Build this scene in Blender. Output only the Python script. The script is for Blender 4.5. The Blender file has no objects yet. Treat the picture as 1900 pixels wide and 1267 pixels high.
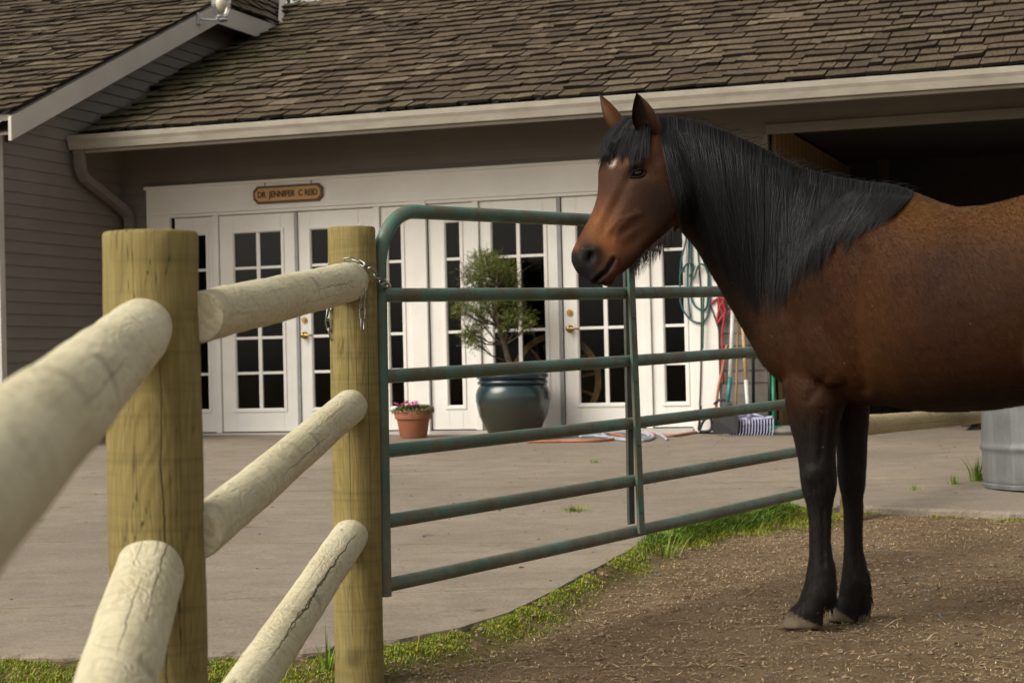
import bpy, bmesh, math, random
import numpy as np
from mathutils import Vector, Matrix, Quaternion, noise
from mathutils.bvhtree import BVHTree
random.seed(7); np.random.seed(7)
PI = math.pi
SC = bpy.context.scene
COL = SC.collection

# ------------------------------------------------------------------ camera
FPX, CX, CY = 3400.0, 950.0, 633.5          # focal length and centre in photo pixels
ROLL = math.radians(1.3462); PITCH = math.radians(0.7069)
EYE = Vector((0, 0, .92))
cF = Vector((0, math.cos(PITCH), math.sin(PITCH)))
_r0 = Vector((1, 0, 0)); _u0 = _r0.cross(cF)
cR = _r0*math.cos(ROLL) - _u0*math.sin(ROLL)
cU = _u0*math.cos(ROLL) + _r0*math.sin(ROLL)
cam = bpy.data.cameras.new('camera'); camo = bpy.data.objects.new('camera', cam); COL.objects.link(camo)
cam.sensor_width = 36; cam.lens = FPX/1900*36
cam.clip_start = .05; cam.clip_end = 3000
m = Matrix((cR, cU, -cF)).transposed().to_4x4(); m.translation = EYE
camo.matrix_world = m
cam.dof.use_dof = True; cam.dof.focus_distance = 5.9; cam.dof.aperture_fstop = 9.0
SC.camera = camo

# ------------------------------------------------------------------ light
SUN_EL = math.radians(42); SUN_AZ = math.radians(-120)     # azimuth clockwise from +Y: behind-left of the camera
W = bpy.data.worlds.new('World'); SC.world = W; W.use_nodes = True
wn = W.node_tree; bg = wn.nodes['Background']
sky = wn.nodes.new('ShaderNodeTexSky'); sky.sky_type = 'NISHITA'; sky.sun_disc = False
sky.sun_elevation = SUN_EL; sky.sun_rotation = SUN_AZ
sky.air_density = 1.0; sky.dust_density = 4.0; sky.ozone_density = 1.0
hs = wn.nodes.new('ShaderNodeHueSaturation'); hs.inputs['Saturation'].default_value = .15
wm = wn.nodes.new('ShaderNodeMix'); wm.data_type = 'RGBA'; wm.blend_type = 'MULTIPLY'; wm.inputs[0].default_value = 1
wm.inputs[7].default_value = (1.0, .96, .87, 1)
wn.links.new(sky.outputs[0], hs.inputs['Color']); wn.links.new(hs.outputs[0], wm.inputs[6])
wn.links.new(wm.outputs[2], bg.inputs['Color']); bg.inputs['Strength'].default_value = .092
sl = bpy.data.lights.new('sun', 'SUN'); sl.energy = 1.25; sl.angle = math.radians(38); sl.color = (1, .95, .86)
so = bpy.data.objects.new('sun', sl); COL.objects.link(so)
sd = Vector((math.sin(SUN_AZ)*math.cos(SUN_EL), math.cos(SUN_AZ)*math.cos(SUN_EL), math.sin(SUN_EL)))
so.rotation_euler = sd.to_track_quat('Z', 'Y').to_euler()
SC.view_settings.view_transform = 'Standard'; SC.view_settings.look = 'None'
SC.view_settings.exposure = .98; SC.view_settings.gamma = 1

# ------------------------------------------------------------------ geometry helpers
def ray(x, y):
    v = cF + cR*((x-CX)/FPX) - cU*((y-CY)/FPX)
    return v/v.y
def at(x, y, Y): return EYE + ray(x, y)*Y          # the point at depth Y seen at photo pixel x, y
def ppm(Y): return FPX/Y                           # photo pixels per metre at depth Y
def hitpl(x, y, n, p0):
    r = ray(x, y); return EYE + r*((Vector(p0)-EYE).dot(n)/r.dot(n))
def pavz(Y): return .05+.022*(min(Y, 30)-5.6)
def gz(Y):
    if Y < 5.6: return -.06*(5.6-max(Y, -2))
    return .022*(min(Y, 30)-5.6)
def atpav(x, y):
    r = ray(x, y); t = (EYE.z-.05+.022*5.6)/(.022-r.z); return EYE+r*t

# building frame: u along the front wall (right and nearer), v into the wall, z up
BU = Vector((.943094, -.332526, 0)); BV = Vector((.332526, .943094, 0)); BO = Vector((-3.7645, 17.8653, 0))
BROT = math.atan2(BU.y, BU.x)
def B(u, v, z): return BO + BU*u + BV*v + Vector((0, 0, z))
def wallp(x, y, v=0.0):
    p = hitpl(x, y, BV, BO+BV*v) - BO
    return p.dot(BU), p.z

class MB:
    def __init__(s): s.v = []; s.f = []; s.c = []
    def add(s, vs, fs, col=None):
        n = len(s.v); s.v += [tuple(p) for p in vs]; s.f += [tuple(i+n for i in f) for f in fs]
        s.c += [col if col is not None else (1, 1, 1, 1)]*len(vs)
    def box(s, a, b, col=None, jit=0):
        x0, y0, z0 = a; x1, y1, z1 = b
        s.add([(x0,y0,z0),(x1,y0,z0),(x1,y1,z0),(x0,y1,z0),(x0,y0,z1),(x1,y0,z1),(x1,y1,z1),(x0,y1,z1)],
              [(3,2,1,0),(4,5,6,7),(0,1,5,4),(1,2,6,5),(2,3,7,6),(3,0,4,7)], col)
    def tube(s, pts, r, n=8, col=None, caps=True, closed=False):
        pts = [Vector(p) for p in pts]; k = len(pts)
        rs = r if isinstance(r, (list, tuple)) else [r]*k
        vs = []; t0 = None; ref = None
        for i, p in enumerate(pts):
            if closed: t = pts[(i+1) % k]-pts[i-1]
            else: t = pts[min(i+1, k-1)]-pts[max(i-1, 0)]
            t.normalize()
            if ref is None:
                ref = t.orthogonal().normalized()
            else:
                ref = (ref - t*ref.dot(t)).normalized()
            b = t.cross(ref)
            for j in range(n):
                a = 2*PI*j/n; vs.append(p + (ref*math.cos(a)+b*math.sin(a))*rs[i])
        fs = []
        for i in range(k if closed else k-1):
            i2 = (i+1) % k
            for j in range(n):
                j2 = (j+1) % n
                fs.append((i*n+j, i*n+j2, i2*n+j2, i2*n+j))
        if caps and not closed:
            fs.append(tuple(range(n-1, -1, -1))); fs.append(tuple((k-1)*n+j for j in range(n)))
        s.add(vs, fs, col)
    def lathe(s, prof, n=32, c=(0, 0, 0), col=None):
        vs = []; fs = []
        for r, z in prof:
            for j in range(n):
                a = 2*PI*j/n; vs.append((c[0]+r*math.cos(a), c[1]+r*math.sin(a), c[2]+z))
        for i in range(len(prof)-1):
            for j in range(n):
                j2 = (j+1) % n; fs.append((i*n+j, i*n+j2, (i+1)*n+j2, (i+1)*n+j))
        s.add(vs, fs, col)
    def ell(s, c, r, n=12, mat=None, col=None):
        vs = []; fs = []; m = n//2
        for i in range(m+1):
            th = PI*i/m
            for j in range(n):
                a = 2*PI*j/n; p = Vector((r[0]*math.sin(th)*math.cos(a), r[1]*math.sin(th)*math.sin(a), r[2]*math.cos(th)))
                if mat: p = mat @ p
                vs.append(Vector(c)+p)
        for i in range(m):
            for j in range(n):
                j2 = (j+1) % n; fs.append((i*n+j, (i+1)*n+j, (i+1)*n+j2, i*n+j2))
        s.add(vs, fs, col)
    def prism(s, poly, y0, y1, col=None):       # poly in (x, z), extruded along y
        n = len(poly); vs = [(x, y0, z) for x, z in poly]+[(x, y1, z) for x, z in poly]
        fs = [tuple(range(n)), tuple(range(2*n-1, n-1, -1))]
        fs += [(i, i+n, (i+1) % n+n, (i+1) % n) for i in range(n)]
        s.add(vs, fs, col)
    def build(s, name, mat, parent=None, smooth=False, colors=False, loc=None, rot=None, world=True, bevel=0, autos=None):
        """world=True: vertices are world coordinates and are re-expressed relative to the parent"""
        me = bpy.data.meshes.new(name); me.from_pydata(s.v, [], s.f)
        if colors:
            ca = me.color_attributes.new('Col', 'FLOAT_COLOR', 'POINT')
            ca.data.foreach_set('color', np.array(s.c, dtype=np.float32).ravel())
        me.materials.append(mat)
        o = bpy.data.objects.new(name, me); COL.objects.link(o)
        if parent is not None:
            o.parent = parent
            if world: me.transform(parent.matrix_basis.inverted())
        if loc is not None: o.location = loc
        if rot is not None: o.rotation_euler = rot
        if smooth: me.shade_smooth()
        if autos: 
            me.shade_smooth()
            try: me.set_sharp_from_angle(angle=math.radians(autos))
            except Exception: pass
        if bevel:
            bm = o.modifiers.new('bevel', 'BEVEL'); bm.width = bevel; bm.segments = 2; bm.limit_method = 'ANGLE'
        me.validate(); me.update()
        return o

def tag(o, label=None, cat=None, group=None, kind=None):
    if label: o['label'] = label
    if cat: o['category'] = cat
    if group: o['group'] = group
    if kind: o['kind'] = kind
    return o
def thing(name, label, cat, loc=(0, 0, 0), rz=0, group=None):
    o = bpy.data.objects.new(name, None); COL.objects.link(o)
    o.empty_display_size = .1; o.location = loc; o.rotation_euler = (0, 0, rz)
    o.matrix_basis = Matrix.Translation(Vector(loc)) @ Matrix.Rotation(rz, 4, 'Z')
    return tag(o, label, cat, group)

# ------------------------------------------------------------------ material helpers
class NT:
    def __init__(s, name):
        s.m = bpy.data.materials.new(name); s.m.use_nodes = True; s.t = s.m.node_tree
        s.b = s.t.nodes['Principled BSDF']; s.tc = s.t.nodes.new('ShaderNodeTexCoord')
    def n(s, kind, **kw):
        x = s.t.nodes.new('ShaderNode'+kind)
        for k, v in kw.items(): setattr(x, k, v)
        return x
    def L(s, a, b): s.t.links.new(a, b)
    def val(s, sock, v):
        if isinstance(v, bpy.types.NodeSocket): s.L(v, sock)
        else: sock.default_value = v
    def mapping(s, scale=(1, 1, 1), src='Object', loc=(0, 0, 0), vec=None):
        mp = s.n('Mapping'); s.L(vec if vec is not None else s.tc.outputs[src], mp.inputs[0])
        mp.inputs['Scale'].default_value = scale; mp.inputs['Location'].default_value = loc
        return mp.outputs[0]
    def noise(s, scale=5, detail=4, rough=.55, vec=None, dist=0):
        x = s.n('TexNoise'); s.L(vec if vec is not None else s.tc.outputs['Object'], x.inputs['Vector'])
        x.inputs['Scale'].default_value = scale; x.inputs['Detail'].default_value = detail
        x.inputs['Roughness'].default_value = rough; x.inputs['Distortion'].default_value = dist
        return x.outputs['Fac']
    def ramp(s, fac, stops, interp='LINEAR'):
        r = s.n('ValToRGB'); s.L(fac, r.inputs[0]); e = r.color_ramp.elements; r.color_ramp.interpolation = interp
        while len(e) < len(stops): e.new(.5)
        for i, (p, c) in enumerate(stops):
            e[i].position = p; e[i].color = c if len(c) == 4 else (*c, 1)
        return r.outputs[0]
    def mix(s, fac, a, b, blend='MIX'):
        x = s.n('Mix', data_type='RGBA', blend_type=blend)
        s.val(x.inputs[0], fac)
        for i, c in ((6, a), (7, b)):
            if isinstance(c, bpy.types.NodeSocket): s.L(c, x.inputs[i])
            else: x.inputs[i].default_value = c if len(c) == 4 else (*c, 1)
        return x.outputs[2]
    def math(s, op, a, b=0.0, c=None):
        x = s.n('Math', operation=op); s.val(x.inputs[0], a); s.val(x.inputs[1], b)
        if c is not None: s.val(x.inputs[2], c)
        return x.outputs[0]
    def bump(s, h, strength=.3, dist=.01, normal=None):
        x = s.n('Bump'); s.L(h, x.inputs['Height']); x.inputs['Strength'].default_value = strength
        x.inputs['Distance'].default_value = dist
        if normal is not None: s.L(normal, x.inputs['Normal'])
        s.L(x.outputs[0], s.b.inputs['Normal']); return x.outputs[0]
    def out(s, color, rough=.7, metal=0, spec=.5):
        s.val(s.b.inputs['Roughness'], rough)
        s.b.inputs['Metallic'].default_value = metal; s.b.inputs['Specular IOR Level'].default_value = spec
        if isinstance(color, bpy.types.NodeSocket): s.L(color, s.b.inputs['Base Color'])
        else: s.b.inputs['Base Color'].default_value = (*color, 1)
        return s.m
def simple(name, c0, c1=None, rough=.6, metal=0, scale=8, bump=.1, bscale=60, spec=.5, stretch=(1, 1, 1), bdist=.004):
    t = NT(name)
    c1 = c1 or tuple(x*.75 for x in c0)
    f = t.noise(scale, 5, .6, t.mapping(stretch))
    c = t.ramp(f, [(.3, c1), (.7, c0)])
    if bump: t.bump(t.noise(bscale, 4, .6), bump, bdist)
    return t.out(c, rough, metal, spec)

M = {}
M['white'] = simple('white paint', (.80, .775, .73), (.72, .69, .64), .45, scale=2.5, bump=.05, bscale=30)
M['cream'] = simple('cream gutter paint', (.40, .37, .315), (.28, .25, .20), .45, scale=3, bump=.04, stretch=(1, 1, 3))
M['fascia'] = simple('grey white fascia paint', (.50, .47, .44), (.42, .39, .36), .5, scale=2)
M['glass_lead'] = simple('grey weather strip', (.33, .32, .32), None, .5)
M['black'] = simple('dark rubber', (.012, .012, .012), None, .55)
M['brass'] = simple('brass', (.50, .34, .12), (.36, .23, .07), .28, 1, bump=0)
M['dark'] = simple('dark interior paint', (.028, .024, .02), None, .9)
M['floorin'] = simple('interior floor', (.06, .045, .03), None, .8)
M['soffit'] = simple('soffit paint', (.20, .17, .145), None, .8)
M['steel'] = simple('zinc chain steel', (.42, .41, .38), (.20, .19, .17), .38, 1, scale=60, bump=0)
M['concrete_block'] = simple('grey block', (.20, .185, .165), (.13, .12, .105), .9, scale=10, bump=.3)

def siding_mat():
    t = NT('taupe lap siding paint')
    f = t.noise(1.6, 4, .6); g = t.noise(6, 6, .7, t.mapping((1, 1, 14)))
    c = t.ramp(f, [(.3, (.150, .130, .112)), (.7, (.185, .163, .142))])
    c = t.mix(t.math('MULTIPLY', g, .35), c, (.105, .089, .072))
    t.bump(t.noise(40, 3, .6, t.mapping((.4, .4, 6))), .12, .004)
    return t.out(c, .62)
M['siding'] = siding_mat()

def shake_mat():
    t = NT('weathered cedar shakes')
    a = t.n('Attribute', attribute_name='Col')
    sep = t.n('SeparateColor'); t.L(a.outputs['Color'], sep.inputs[0])
    rnd, grainshift, moss = sep.outputs[0], sep.outputs[1], sep.outputs[2]
    base = t.ramp(rnd, [(0, (.078, .057, .039)), (.4, (.108, .081, .054)), (.75, (.136, .104, .069)), (1, (.19, .15, .10))])
    add = t.n('VectorMath', operation='ADD'); t.L(t.tc.outputs['Object'], add.inputs[0])
    cb = t.n('CombineXYZ'); t.L(t.math('MULTIPLY', grainshift, 30), cb.inputs[1]); t.L(cb.outputs[0], add.inputs[1])
    grain = t.noise(9, 5, .7, t.mapping((9, .7, .7), vec=add.outputs[0]))
    c = t.mix(t.ramp(grain, [(.38, (0, 0, 0)), (.62, (1, 1, 1))]), t.mix(1, base, (.52, .48, .44), 'MULTIPLY'), base)
    blot = t.noise(1.1, 5, .65)
    c = t.mix(t.math('MULTIPLY', t.ramp(blot, [(.45, (0, 0, 0)), (.7, (1, 1, 1))]), .5), c, (.055, .043, .034))
    mm = t.math('MULTIPLY', moss, t.ramp(t.noise(7, 5, .7), [(.4, (0, 0, 0)), (.55, (1, 1, 1))]))
    c = t.mix(t.math('MULTIPLY', mm, .75), c, (.05, .055, .014))
    c = t.mix(t.math('MULTIPLY', t.math('SUBTRACT', 1, a.outputs['Alpha']), .93), c, (.012, .010, .008))  # low alpha: dark end grain with course shadows painted in
    t.bump(grain, .6, .006)
    return t.out(c, .9, spec=.12)
M['shake'] = shake_mat()

def wood_mat(name, light, mid, dark, cracks=(), ring=0.0, swirl=False, saw=False):
    t = NT(name)
    P = t.tc.outputs['Object']
    sx = t.n('SeparateXYZ'); t.L(P, sx.inputs[0])
    th = t.math('ARCTAN2', sx.outputs[1], sx.outputs[0])
    big = t.noise(3.2, 3, .5, t.mapping((1, 1, .5)))
    if swirl:
        warp = t.noise(9, 3, .55, t.mapping((1, 1, .55)), dist=.6)
        w = t.math('SINE', t.math('MULTIPLY', warp, 70))
        fac = t.math('MULTIPLY_ADD', w, .5, .5)
        fine = t.noise(30, 5, .7, t.mapping((3, 3, .25)))
        c = t.ramp(big, [(.3, mid), (.65, light)])
        c = t.mix(t.math('MULTIPLY', t.ramp(fac, [(.0, (1, 1, 1)), (.32, (0, 0, 0))]), .26), c, dark)
        c = t.mix(t.math('MULTIPLY', t.ramp(fine, [(.5, (0, 0, 0)), (.75, (1, 1, 1))]), .35), c, dark)
        hgt = t.math('MULTIPLY_ADD', fine, .6, t.math('MULTIPLY', fac, .25))
    else:
        warp = t.noise(5.5, 3, .5, t.mapping((1, 1, .22)), dist=.5)
        w = t.math('SINE', t.math('MULTIPLY', warp, 130))
        fac = t.math('MULTIPLY_ADD', w, .5, .5)
        fine = t.noise(34, 6, .75, t.mapping((4, 4, .12)))
        c = t.ramp(big, [(.25, mid), (.7, light)])
        c = t.mix(t.math('MULTIPLY', fac, .30), c, dark)
        c = t.mix(t.math('MULTIPLY', t.ramp(fine, [(.45, (0, 0, 0)), (.72, (1, 1, 1))]), .55), c, dark)
        hgt = t.math('MULTIPLY_ADD', fine, .8, t.math('MULTIPLY', fac, .15))
    if saw:
        sw = t.noise(22, 2, .5, t.mapping((.15, .15, 3.2)))
        c = t.mix(t.math('MULTIPLY', t.ramp(sw, [(.5, (0, 0, 0)), (.68, (1, 1, 1))]), .28), c, (.09, .075, .025))
    kn = t.noise(6.5, 1, .3, t.mapping((1, 1, .8), loc=(3, 1, 2)))
    c = t.mix(t.ramp(kn, [(.70, (0, 0, 0)), (.78, (.75, .75, .75))]), c, tuple(x*.55 for x in dark))
    st = t.noise(2.0, 5, .7, t.mapping((1, 1, .4), loc=(9, 4, 2)))
    c = t.mix(t.math('MULTIPLY', t.ramp(st, [(.5, (0, 0, 0)), (.75, (1, 1, 1))]), .45), c, tuple(x*.7 for x in mid))
    # small checks (short drying cracks) everywhere
    ck = t.noise(18, 3, .5, t.mapping((2.2, 2.2, .13), loc=(1, 7, 3)))
    small = t.ramp(t.math('ABSOLUTE', t.math('SUBTRACT', ck, .5)), [(.0, (1, 1, 1)), (.006, (0, 0, 0))])
    gate = t.ramp(t.noise(4, 2, .5, t.mapping((1, 1, .6), loc=(5, 5, 5))), [(.56, (0, 0, 0)), (.6, (1, 1, 1))])
    tot = t.math('MULTIPLY', t.math('MULTIPLY', small, gate), .9)
    for (a, z0, z1, wd, wig) in cracks:
        nz = t.noise(7, 5, .65, t.mapping((.01, .01, 1), loc=(a*3, z0, 0)))
        off = t.math('MULTIPLY', t.math('SUBTRACT', nz, .5), wig)
        d = t.math('SUBTRACT', t.math('SUBTRACT', th, a), off)
        d = t.math('ARCTAN2', t.math('SINE', d), t.math('COSINE', d))
        d = t.math('ABSOLUTE', d)
        zc = (z0+z1)/2; hl = (z1-z0)/2
        q = t.math('DIVIDE', t.math('SUBTRACT', sx.outputs[2], zc), hl)
        wv = t.math('MULTIPLY', t.math('SUBTRACT', 1, t.math('MULTIPLY', q, q)), wd*.6)
        wv = t.math('MULTIPLY', wv, t.math('MULTIPLY_ADD', t.noise(30, 2, .5, t.mapping((.01, .01, 1))), 1.4, .3))
        k = t.math('MULTIPLY', t.math('LESS_THAN', d, wv), 1)
        tot = t.math('MAXIMUM', tot, k)
    c = t.mix(t.math('MULTIPLY', tot, .9), c, (.035, .026, .015))
    h = t.math('SUBTRACT', hgt, t.math('MULTIPLY', tot, 2.2))
    t.bump(h, .7, .005)
    return t.out(c, .78, spec=.3)

def gate_paint():
    t = NT('chipped green gate paint')
    f = t.noise(11, 6, .75); g = t.noise(28, 5, .7, t.mapping((1, 1, 1), loc=(4, 2, 1)))
    c = t.ramp(t.noise(2.5, 3, .6), [(.35, (.032, .100, .074)), (.7, (.085, .175, .14))])
    c = t.mix(t.math('MULTIPLY', t.ramp(f, [(.46, (0, 0, 0)), (.56, (1, 1, 1))]), .8), c, (.10, .082, .05))
    c = t.mix(t.ramp(g, [(.60, (0, 0, 0)), (.635, (.7, .7, .7))]), c, (.17, .075, .055))
    geo = t.n('NewGeometry'); sx = t.n('SeparateXYZ'); t.L(t.tc.outputs['Object'], sx.inputs[0])
    low = t.ramp(sx.outputs[2], [(.15, (1, 1, 1)), (1.0, (0, 0, 0))])
    mud = t.math('MULTIPLY', low, t.ramp(t.noise(12, 6, .75, t.mapping((1, 1, 1), loc=(1, 1, 5))), [(.4, (0, 0, 0)), (.6, (1, 1, 1))]))
    c = t.mix(t.math('MULTIPLY', mud, .85), c, (.15, .135, .095))
    t.bump(g, .25, .002)
    r = t.ramp(f, [(.35, (.33, .33, .33)), (.65, (.62, .62, .62))])
    return t.out(c, r, spec=.5)
M['gate'] = gate_paint()

def pavement_mat():
    t = NT('old concrete pavement')
    P = t.tc.outputs['Object']
    f = t.noise(.5, 6, .65); g = t.noise(70, 5, .85); k = t.noise(4, 7, .8, t.mapping((.8, 1.1, 1))); big = t.noise(.22, 3, .5, t.mapping((1, 1, 1), loc=(7, 3, 1)))
    c = t.ramp(f, [(.3, (.20, .165, .130)), (.5, (.265, .220, .172)), (.72, (.345, .29, .225))])
    c = t.mix(t.math('MULTIPLY', t.ramp(big, [(.42, (0, 0, 0)), (.6, (1, 1, 1))]), .35), c, (.21, .175, .145))
    c = t.mix(t.math('MULTIPLY', t.ramp(k, [(.42, (0, 0, 0)), (.62, (1, 1, 1))]), .5), c, (.16, .126, .097))
    c = t.mix(t.ramp(g, [(.30, (1, 1, 1)), (.46, (0, 0, 0))]), c, (.085, .066, .05))
    c = t.mix(t.ramp(g, [(.58, (0, 0, 0)), (.70, (.9, .9, .9))]), c, (.42, .36, .29))
    sp = t.noise(6, 3, .5, t.mapping((1, 1, 1), loc=(2, 5, 1)))
    c = t.mix(t.ramp(sp, [(.70, (0, 0, 0)), (.73, (.6, .6, .6))]), c, (.09, .07, .055))
    sx = t.n('SeparateXYZ'); t.L(P, sx.inputs[0])
    wob = t.math('MULTIPLY', t.math('SUBTRACT', t.noise(1.1, 6, .7), .5), .42)
    crk = None
    for (a, c0, w) in ((.22, 8.3, .006), (-.12, 6.9, .005), (.05, 11.2, .010)):
        d = t.math('ABSOLUTE', t.math('SUBTRACT', t.math('ADD', t.math('MULTIPLY_ADD', sx.outputs[0], a, wob), sx.outputs[1]), c0))
        mk = t.ramp(d, [(0, (1, 1, 1)), (w, (.8, .8, .8)), (w*2.2, (0, 0, 0))])
        crk = mk if crk is None else t.math('MAXIMUM', crk, mk)
    pat = t.ramp(t.noise(1.6, 5, .7, t.mapping((1, 1, 1), loc=(1, 2, 3))), [(.47, (0, 0, 0)), (.58, (1, 1, 1))])
    c = t.mix(t.math('MULTIPLY', crk, .5), c, (.10, .08, .055))
    c = t.mix(t.math('MULTIPLY', t.math('MULTIPLY', crk, pat), .85), c, (.19, .17, .03))
    t.bump(t.math('SUBTRACT', t.math('MULTIPLY_ADD', g, .6, t.math('MULTIPLY', k, .9)), t.math('MULTIPLY', crk, .8)), .7, .008)
    return t.out(c, .9, spec=.2)
M['pave'] = pavement_mat()

def ground_mat():
    t = NT('paddock dirt')
    a = t.n('Attribute', attribute_name='Col')
    sep = t.n('SeparateColor'); t.L(a.outputs['Color'], sep.inputs[0]); grass = sep.outputs[0]
    f = t.noise(1.7, 6, .65); g = t.noise(19, 7, .8); h = t.noise(80, 5, .85)
    c = t.ramp(f, [(.3, (.225, .150, .083)), (.5, (.31, .212, .122)), (.72, (.40, .285, .175))])
    c = t.mix(t.ramp(g, [(.35, (.8, .8, .8)), (.5, (0, 0, 0))]), c, (.12, .08, .05))
    c = t.mix(t.ramp(g, [(.56, (0, 0, 0)), (.7, (.7, .7, .7))]), c, (.38, .29, .185))
    c = t.mix(t.ramp(h, [(.56, (0, 0, 0)), (.68, (.75, .75, .75))]), c, (.42, .32, .20))
    c = t.mix(t.ramp(h, [(.3, (.9, .9, .9)), (.42, (0, 0, 0))]), c, (.04, .028, .02))
    gm = t.math('MULTIPLY', grass, t.ramp(t.noise(16, 5, .7, t.mapping((1, 1, 1), loc=(3, 3, 3))), [(.36, (0, 0, 0)), (.54, (1, 1, 1))]))
    gc = t.ramp(t.noise(40, 3, .6), [(.35, (.06, .07, .008)), (.65, (.17, .16, .022))])
    c = t.mix(gm, c, gc)
    t.bump(t.math('MULTIPLY_ADD', h, .5, g), 1.0, .05)
    return t.out(c, .95, spec=.15)
M['ground'] = ground_mat()

def attr_mat(name, rough=.6, spec=.3, trans=0, var=.0):
    t = NT(name); a = t.n('Attribute', attribute_name='Col')
    c = a.outputs['Color']
    if var: c = t.mix(t.math('MULTIPLY', t.noise(12, 4, .6), var), c, (.02, .02, .01))
    m = t.out(c, rough, spec=spec)
    if trans: t.b.inputs['Transmission Weight'].default_value = 0
    return m
M['attr'] = attr_mat('vegetation colour')
M['attrplain'] = attr_mat('painted colours', .5, .4)

def glass_mat():
    t = NT('window glass')
    tr = t.n('BsdfTransparent'); tr.inputs[0].default_value = (.68, .68, .66, 1)
    gl = t.n('BsdfGlossy'); gl.inputs['Roughness'].default_value = .03; gl.inputs[0].default_value = (.9, .9, .9, 1)
    fr = t.n('Fresnel'); fr.inputs[0].default_value = 1.35
    mx = t.n('MixShader'); t.L(t.math('MULTIPLY', fr.outputs[0], .5), mx.inputs[0]); t.L(tr.outputs[0], mx.inputs[1]); t.L(gl.outputs[0], mx.inputs[2])
    t.L(mx.outputs[0], t.t.nodes['Material Output'].inputs[0])
    return t.m
M['glass'] = glass_mat()

# ================================================================== SETTING
# pavement edge in plan (x, y): the kerb line between the concrete and the paddock
EDGE = [(-30, 6.2), (-3.2, 5.95), (-1.63, 5.76), (-1.1, 5.68), (-.67, 5.69), (-.38, 5.83), (-.2, 6.02), (-.05, 6.28), (.075, 6.63), (.30, 7.35), (.59, 8.30), (.95, 8.95), (1.25, 9.3), (1.45, 9.62), (1.72, 9.66), (2.1, 9.38), (2.52, 9.10), (3.4, 8.8), (30, 7.0)]
def edgeY(x):
    for (x0, y0), (x1, y1) in zip(EDGE, EDGE[1:]):
        if x0 <= x <= x1: return y0+(y1-y0)*(x-x0)/(x1-x0)
    return 6
def smooth(a, b, x):
    t = min(1, max(0, (x-a)/(b-a))); return t*t*(3-2*t)
def rough_at(x, y):
    n = noise.fractal(Vector((x*2.1, y*2.1, 0)), 1.0, 2.1, 4)*.010
    n += noise.fractal(Vector((x*11, y*11, 4)), .9, 2.1, 3)*.010
    return n
def berm(x, y):
    d = edgeY(x)-y if -30 < x < 30 else 9
    k = .042 if x < 1.35 else .042*smooth(1.7, 1.35, x)+.012
    if x < -.3: k = .026+.016*smooth(-.5, -.3, x)
    return k*(1-smooth(.02, .45, d)) if d > 0 else k
def ground_at(x, y): return gz(y)+rough_at(x, y)+berm(x, y)

xs = list(np.linspace(-400, -30, 8)) + list(np.linspace(-25, -3.3, 12)) + list(np.arange(-3.2, 4.4, .032)) + list(np.linspace(4.6, 30, 12)) + list(np.linspace(40, 400, 8))
ys = list(np.linspace(-400, -8, 6)) + list(np.linspace(-5, 3.4, 8)) + list(np.arange(3.6, 10.4, .032)) + list(np.linspace(10.7, 30, 9)) + list(np.linspace(60, 1500, 8))
gb = MB(); nx = len(xs); ny = len(ys)
for y in ys:
    for x in xs:
        inside = -3.3 < x < 4.5 and 3.5 < y < 10.5
        z = gz(y)+(rough_at(x, y)+berm(x, y) if inside else 0)
        d = edgeY(x)-y if -30 < x < 30 else 1
        if d < 0: g = 0; z -= .07 if d < -.03 else 0
        else:
            g = 0
            if x < 1.7: g = 1-smooth(.12, .75 if x > -.5 else .9, d + .25*noise.noise(Vector((x*2.3, y*2.3, 7))))
            else: g = (1-smooth(.02, .16, d))*.6
            if x < -.55: g = max(g, 1-smooth(.3, 1.6, d))
        gb.v.append((x, y, z)); gb.c.append((g, 0, 0, 1))
for j in range(ny-1):
    for i in range(nx-1):
        a = j*nx+i; gb.f.append((a, a+1, a+1+nx, a+nx))
ground = gb.build('ground', M['ground'], smooth=True, colors=True); tag(ground, kind='structure')

# pavement slab with a broken kerb edge
pts = []
for (x0, y0), (x1, y1) in zip(EDGE, EDGE[1:]):
    n = max(1, int(math.hypot(min(x1-x0, 3), y1-y0)/.035)) if -4 < x0 < 4 else 1
    for i in range(n):
        t = i/n; x = x0+(x1-x0)*t; y = y0+(y1-y0)*t
        if -4 < x < 4: y += .018*noise.noise(Vector((x*9, y*9, 1)))+.03*noise.noise(Vector((x*2.5, y*2.5, 3)))
        pts.append((x, y))
pts.append(EDGE[-1])
pb = MB(); top = [(x, y, pavz(y)) for x, y in pts]; n = len(top)
lip = [(x, y+.012, pavz(y)+.0) for x, y in pts]
sidep = [(x+.004*random.uniform(-1, 1), y-.004+.012*random.random(), pavz(y)-.014) for x, y in pts]
low = [(x+.006*random.uniform(-1, 1), y+.006-.012*random.random(), pavz(y)-.12) for x, y in pts]
back = [(x, 30, pavz(30)) for x, y in pts]
pb.v = lip+sidep+low+back; pb.c = [(1, 1, 1, 1)]*len(pb.v)
for i in range(n-1):
    pb.f.append((i, i+1, 3*n+i+1, 3*n+i)); pb.f.append((n+i, n+i+1, i+1, i)); pb.f.append((2*n+i, 2*n+i+1, n+i+1, n+i))
pave = pb.build('pavement', M['pave']); tag(pave, kind='structure')

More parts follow.
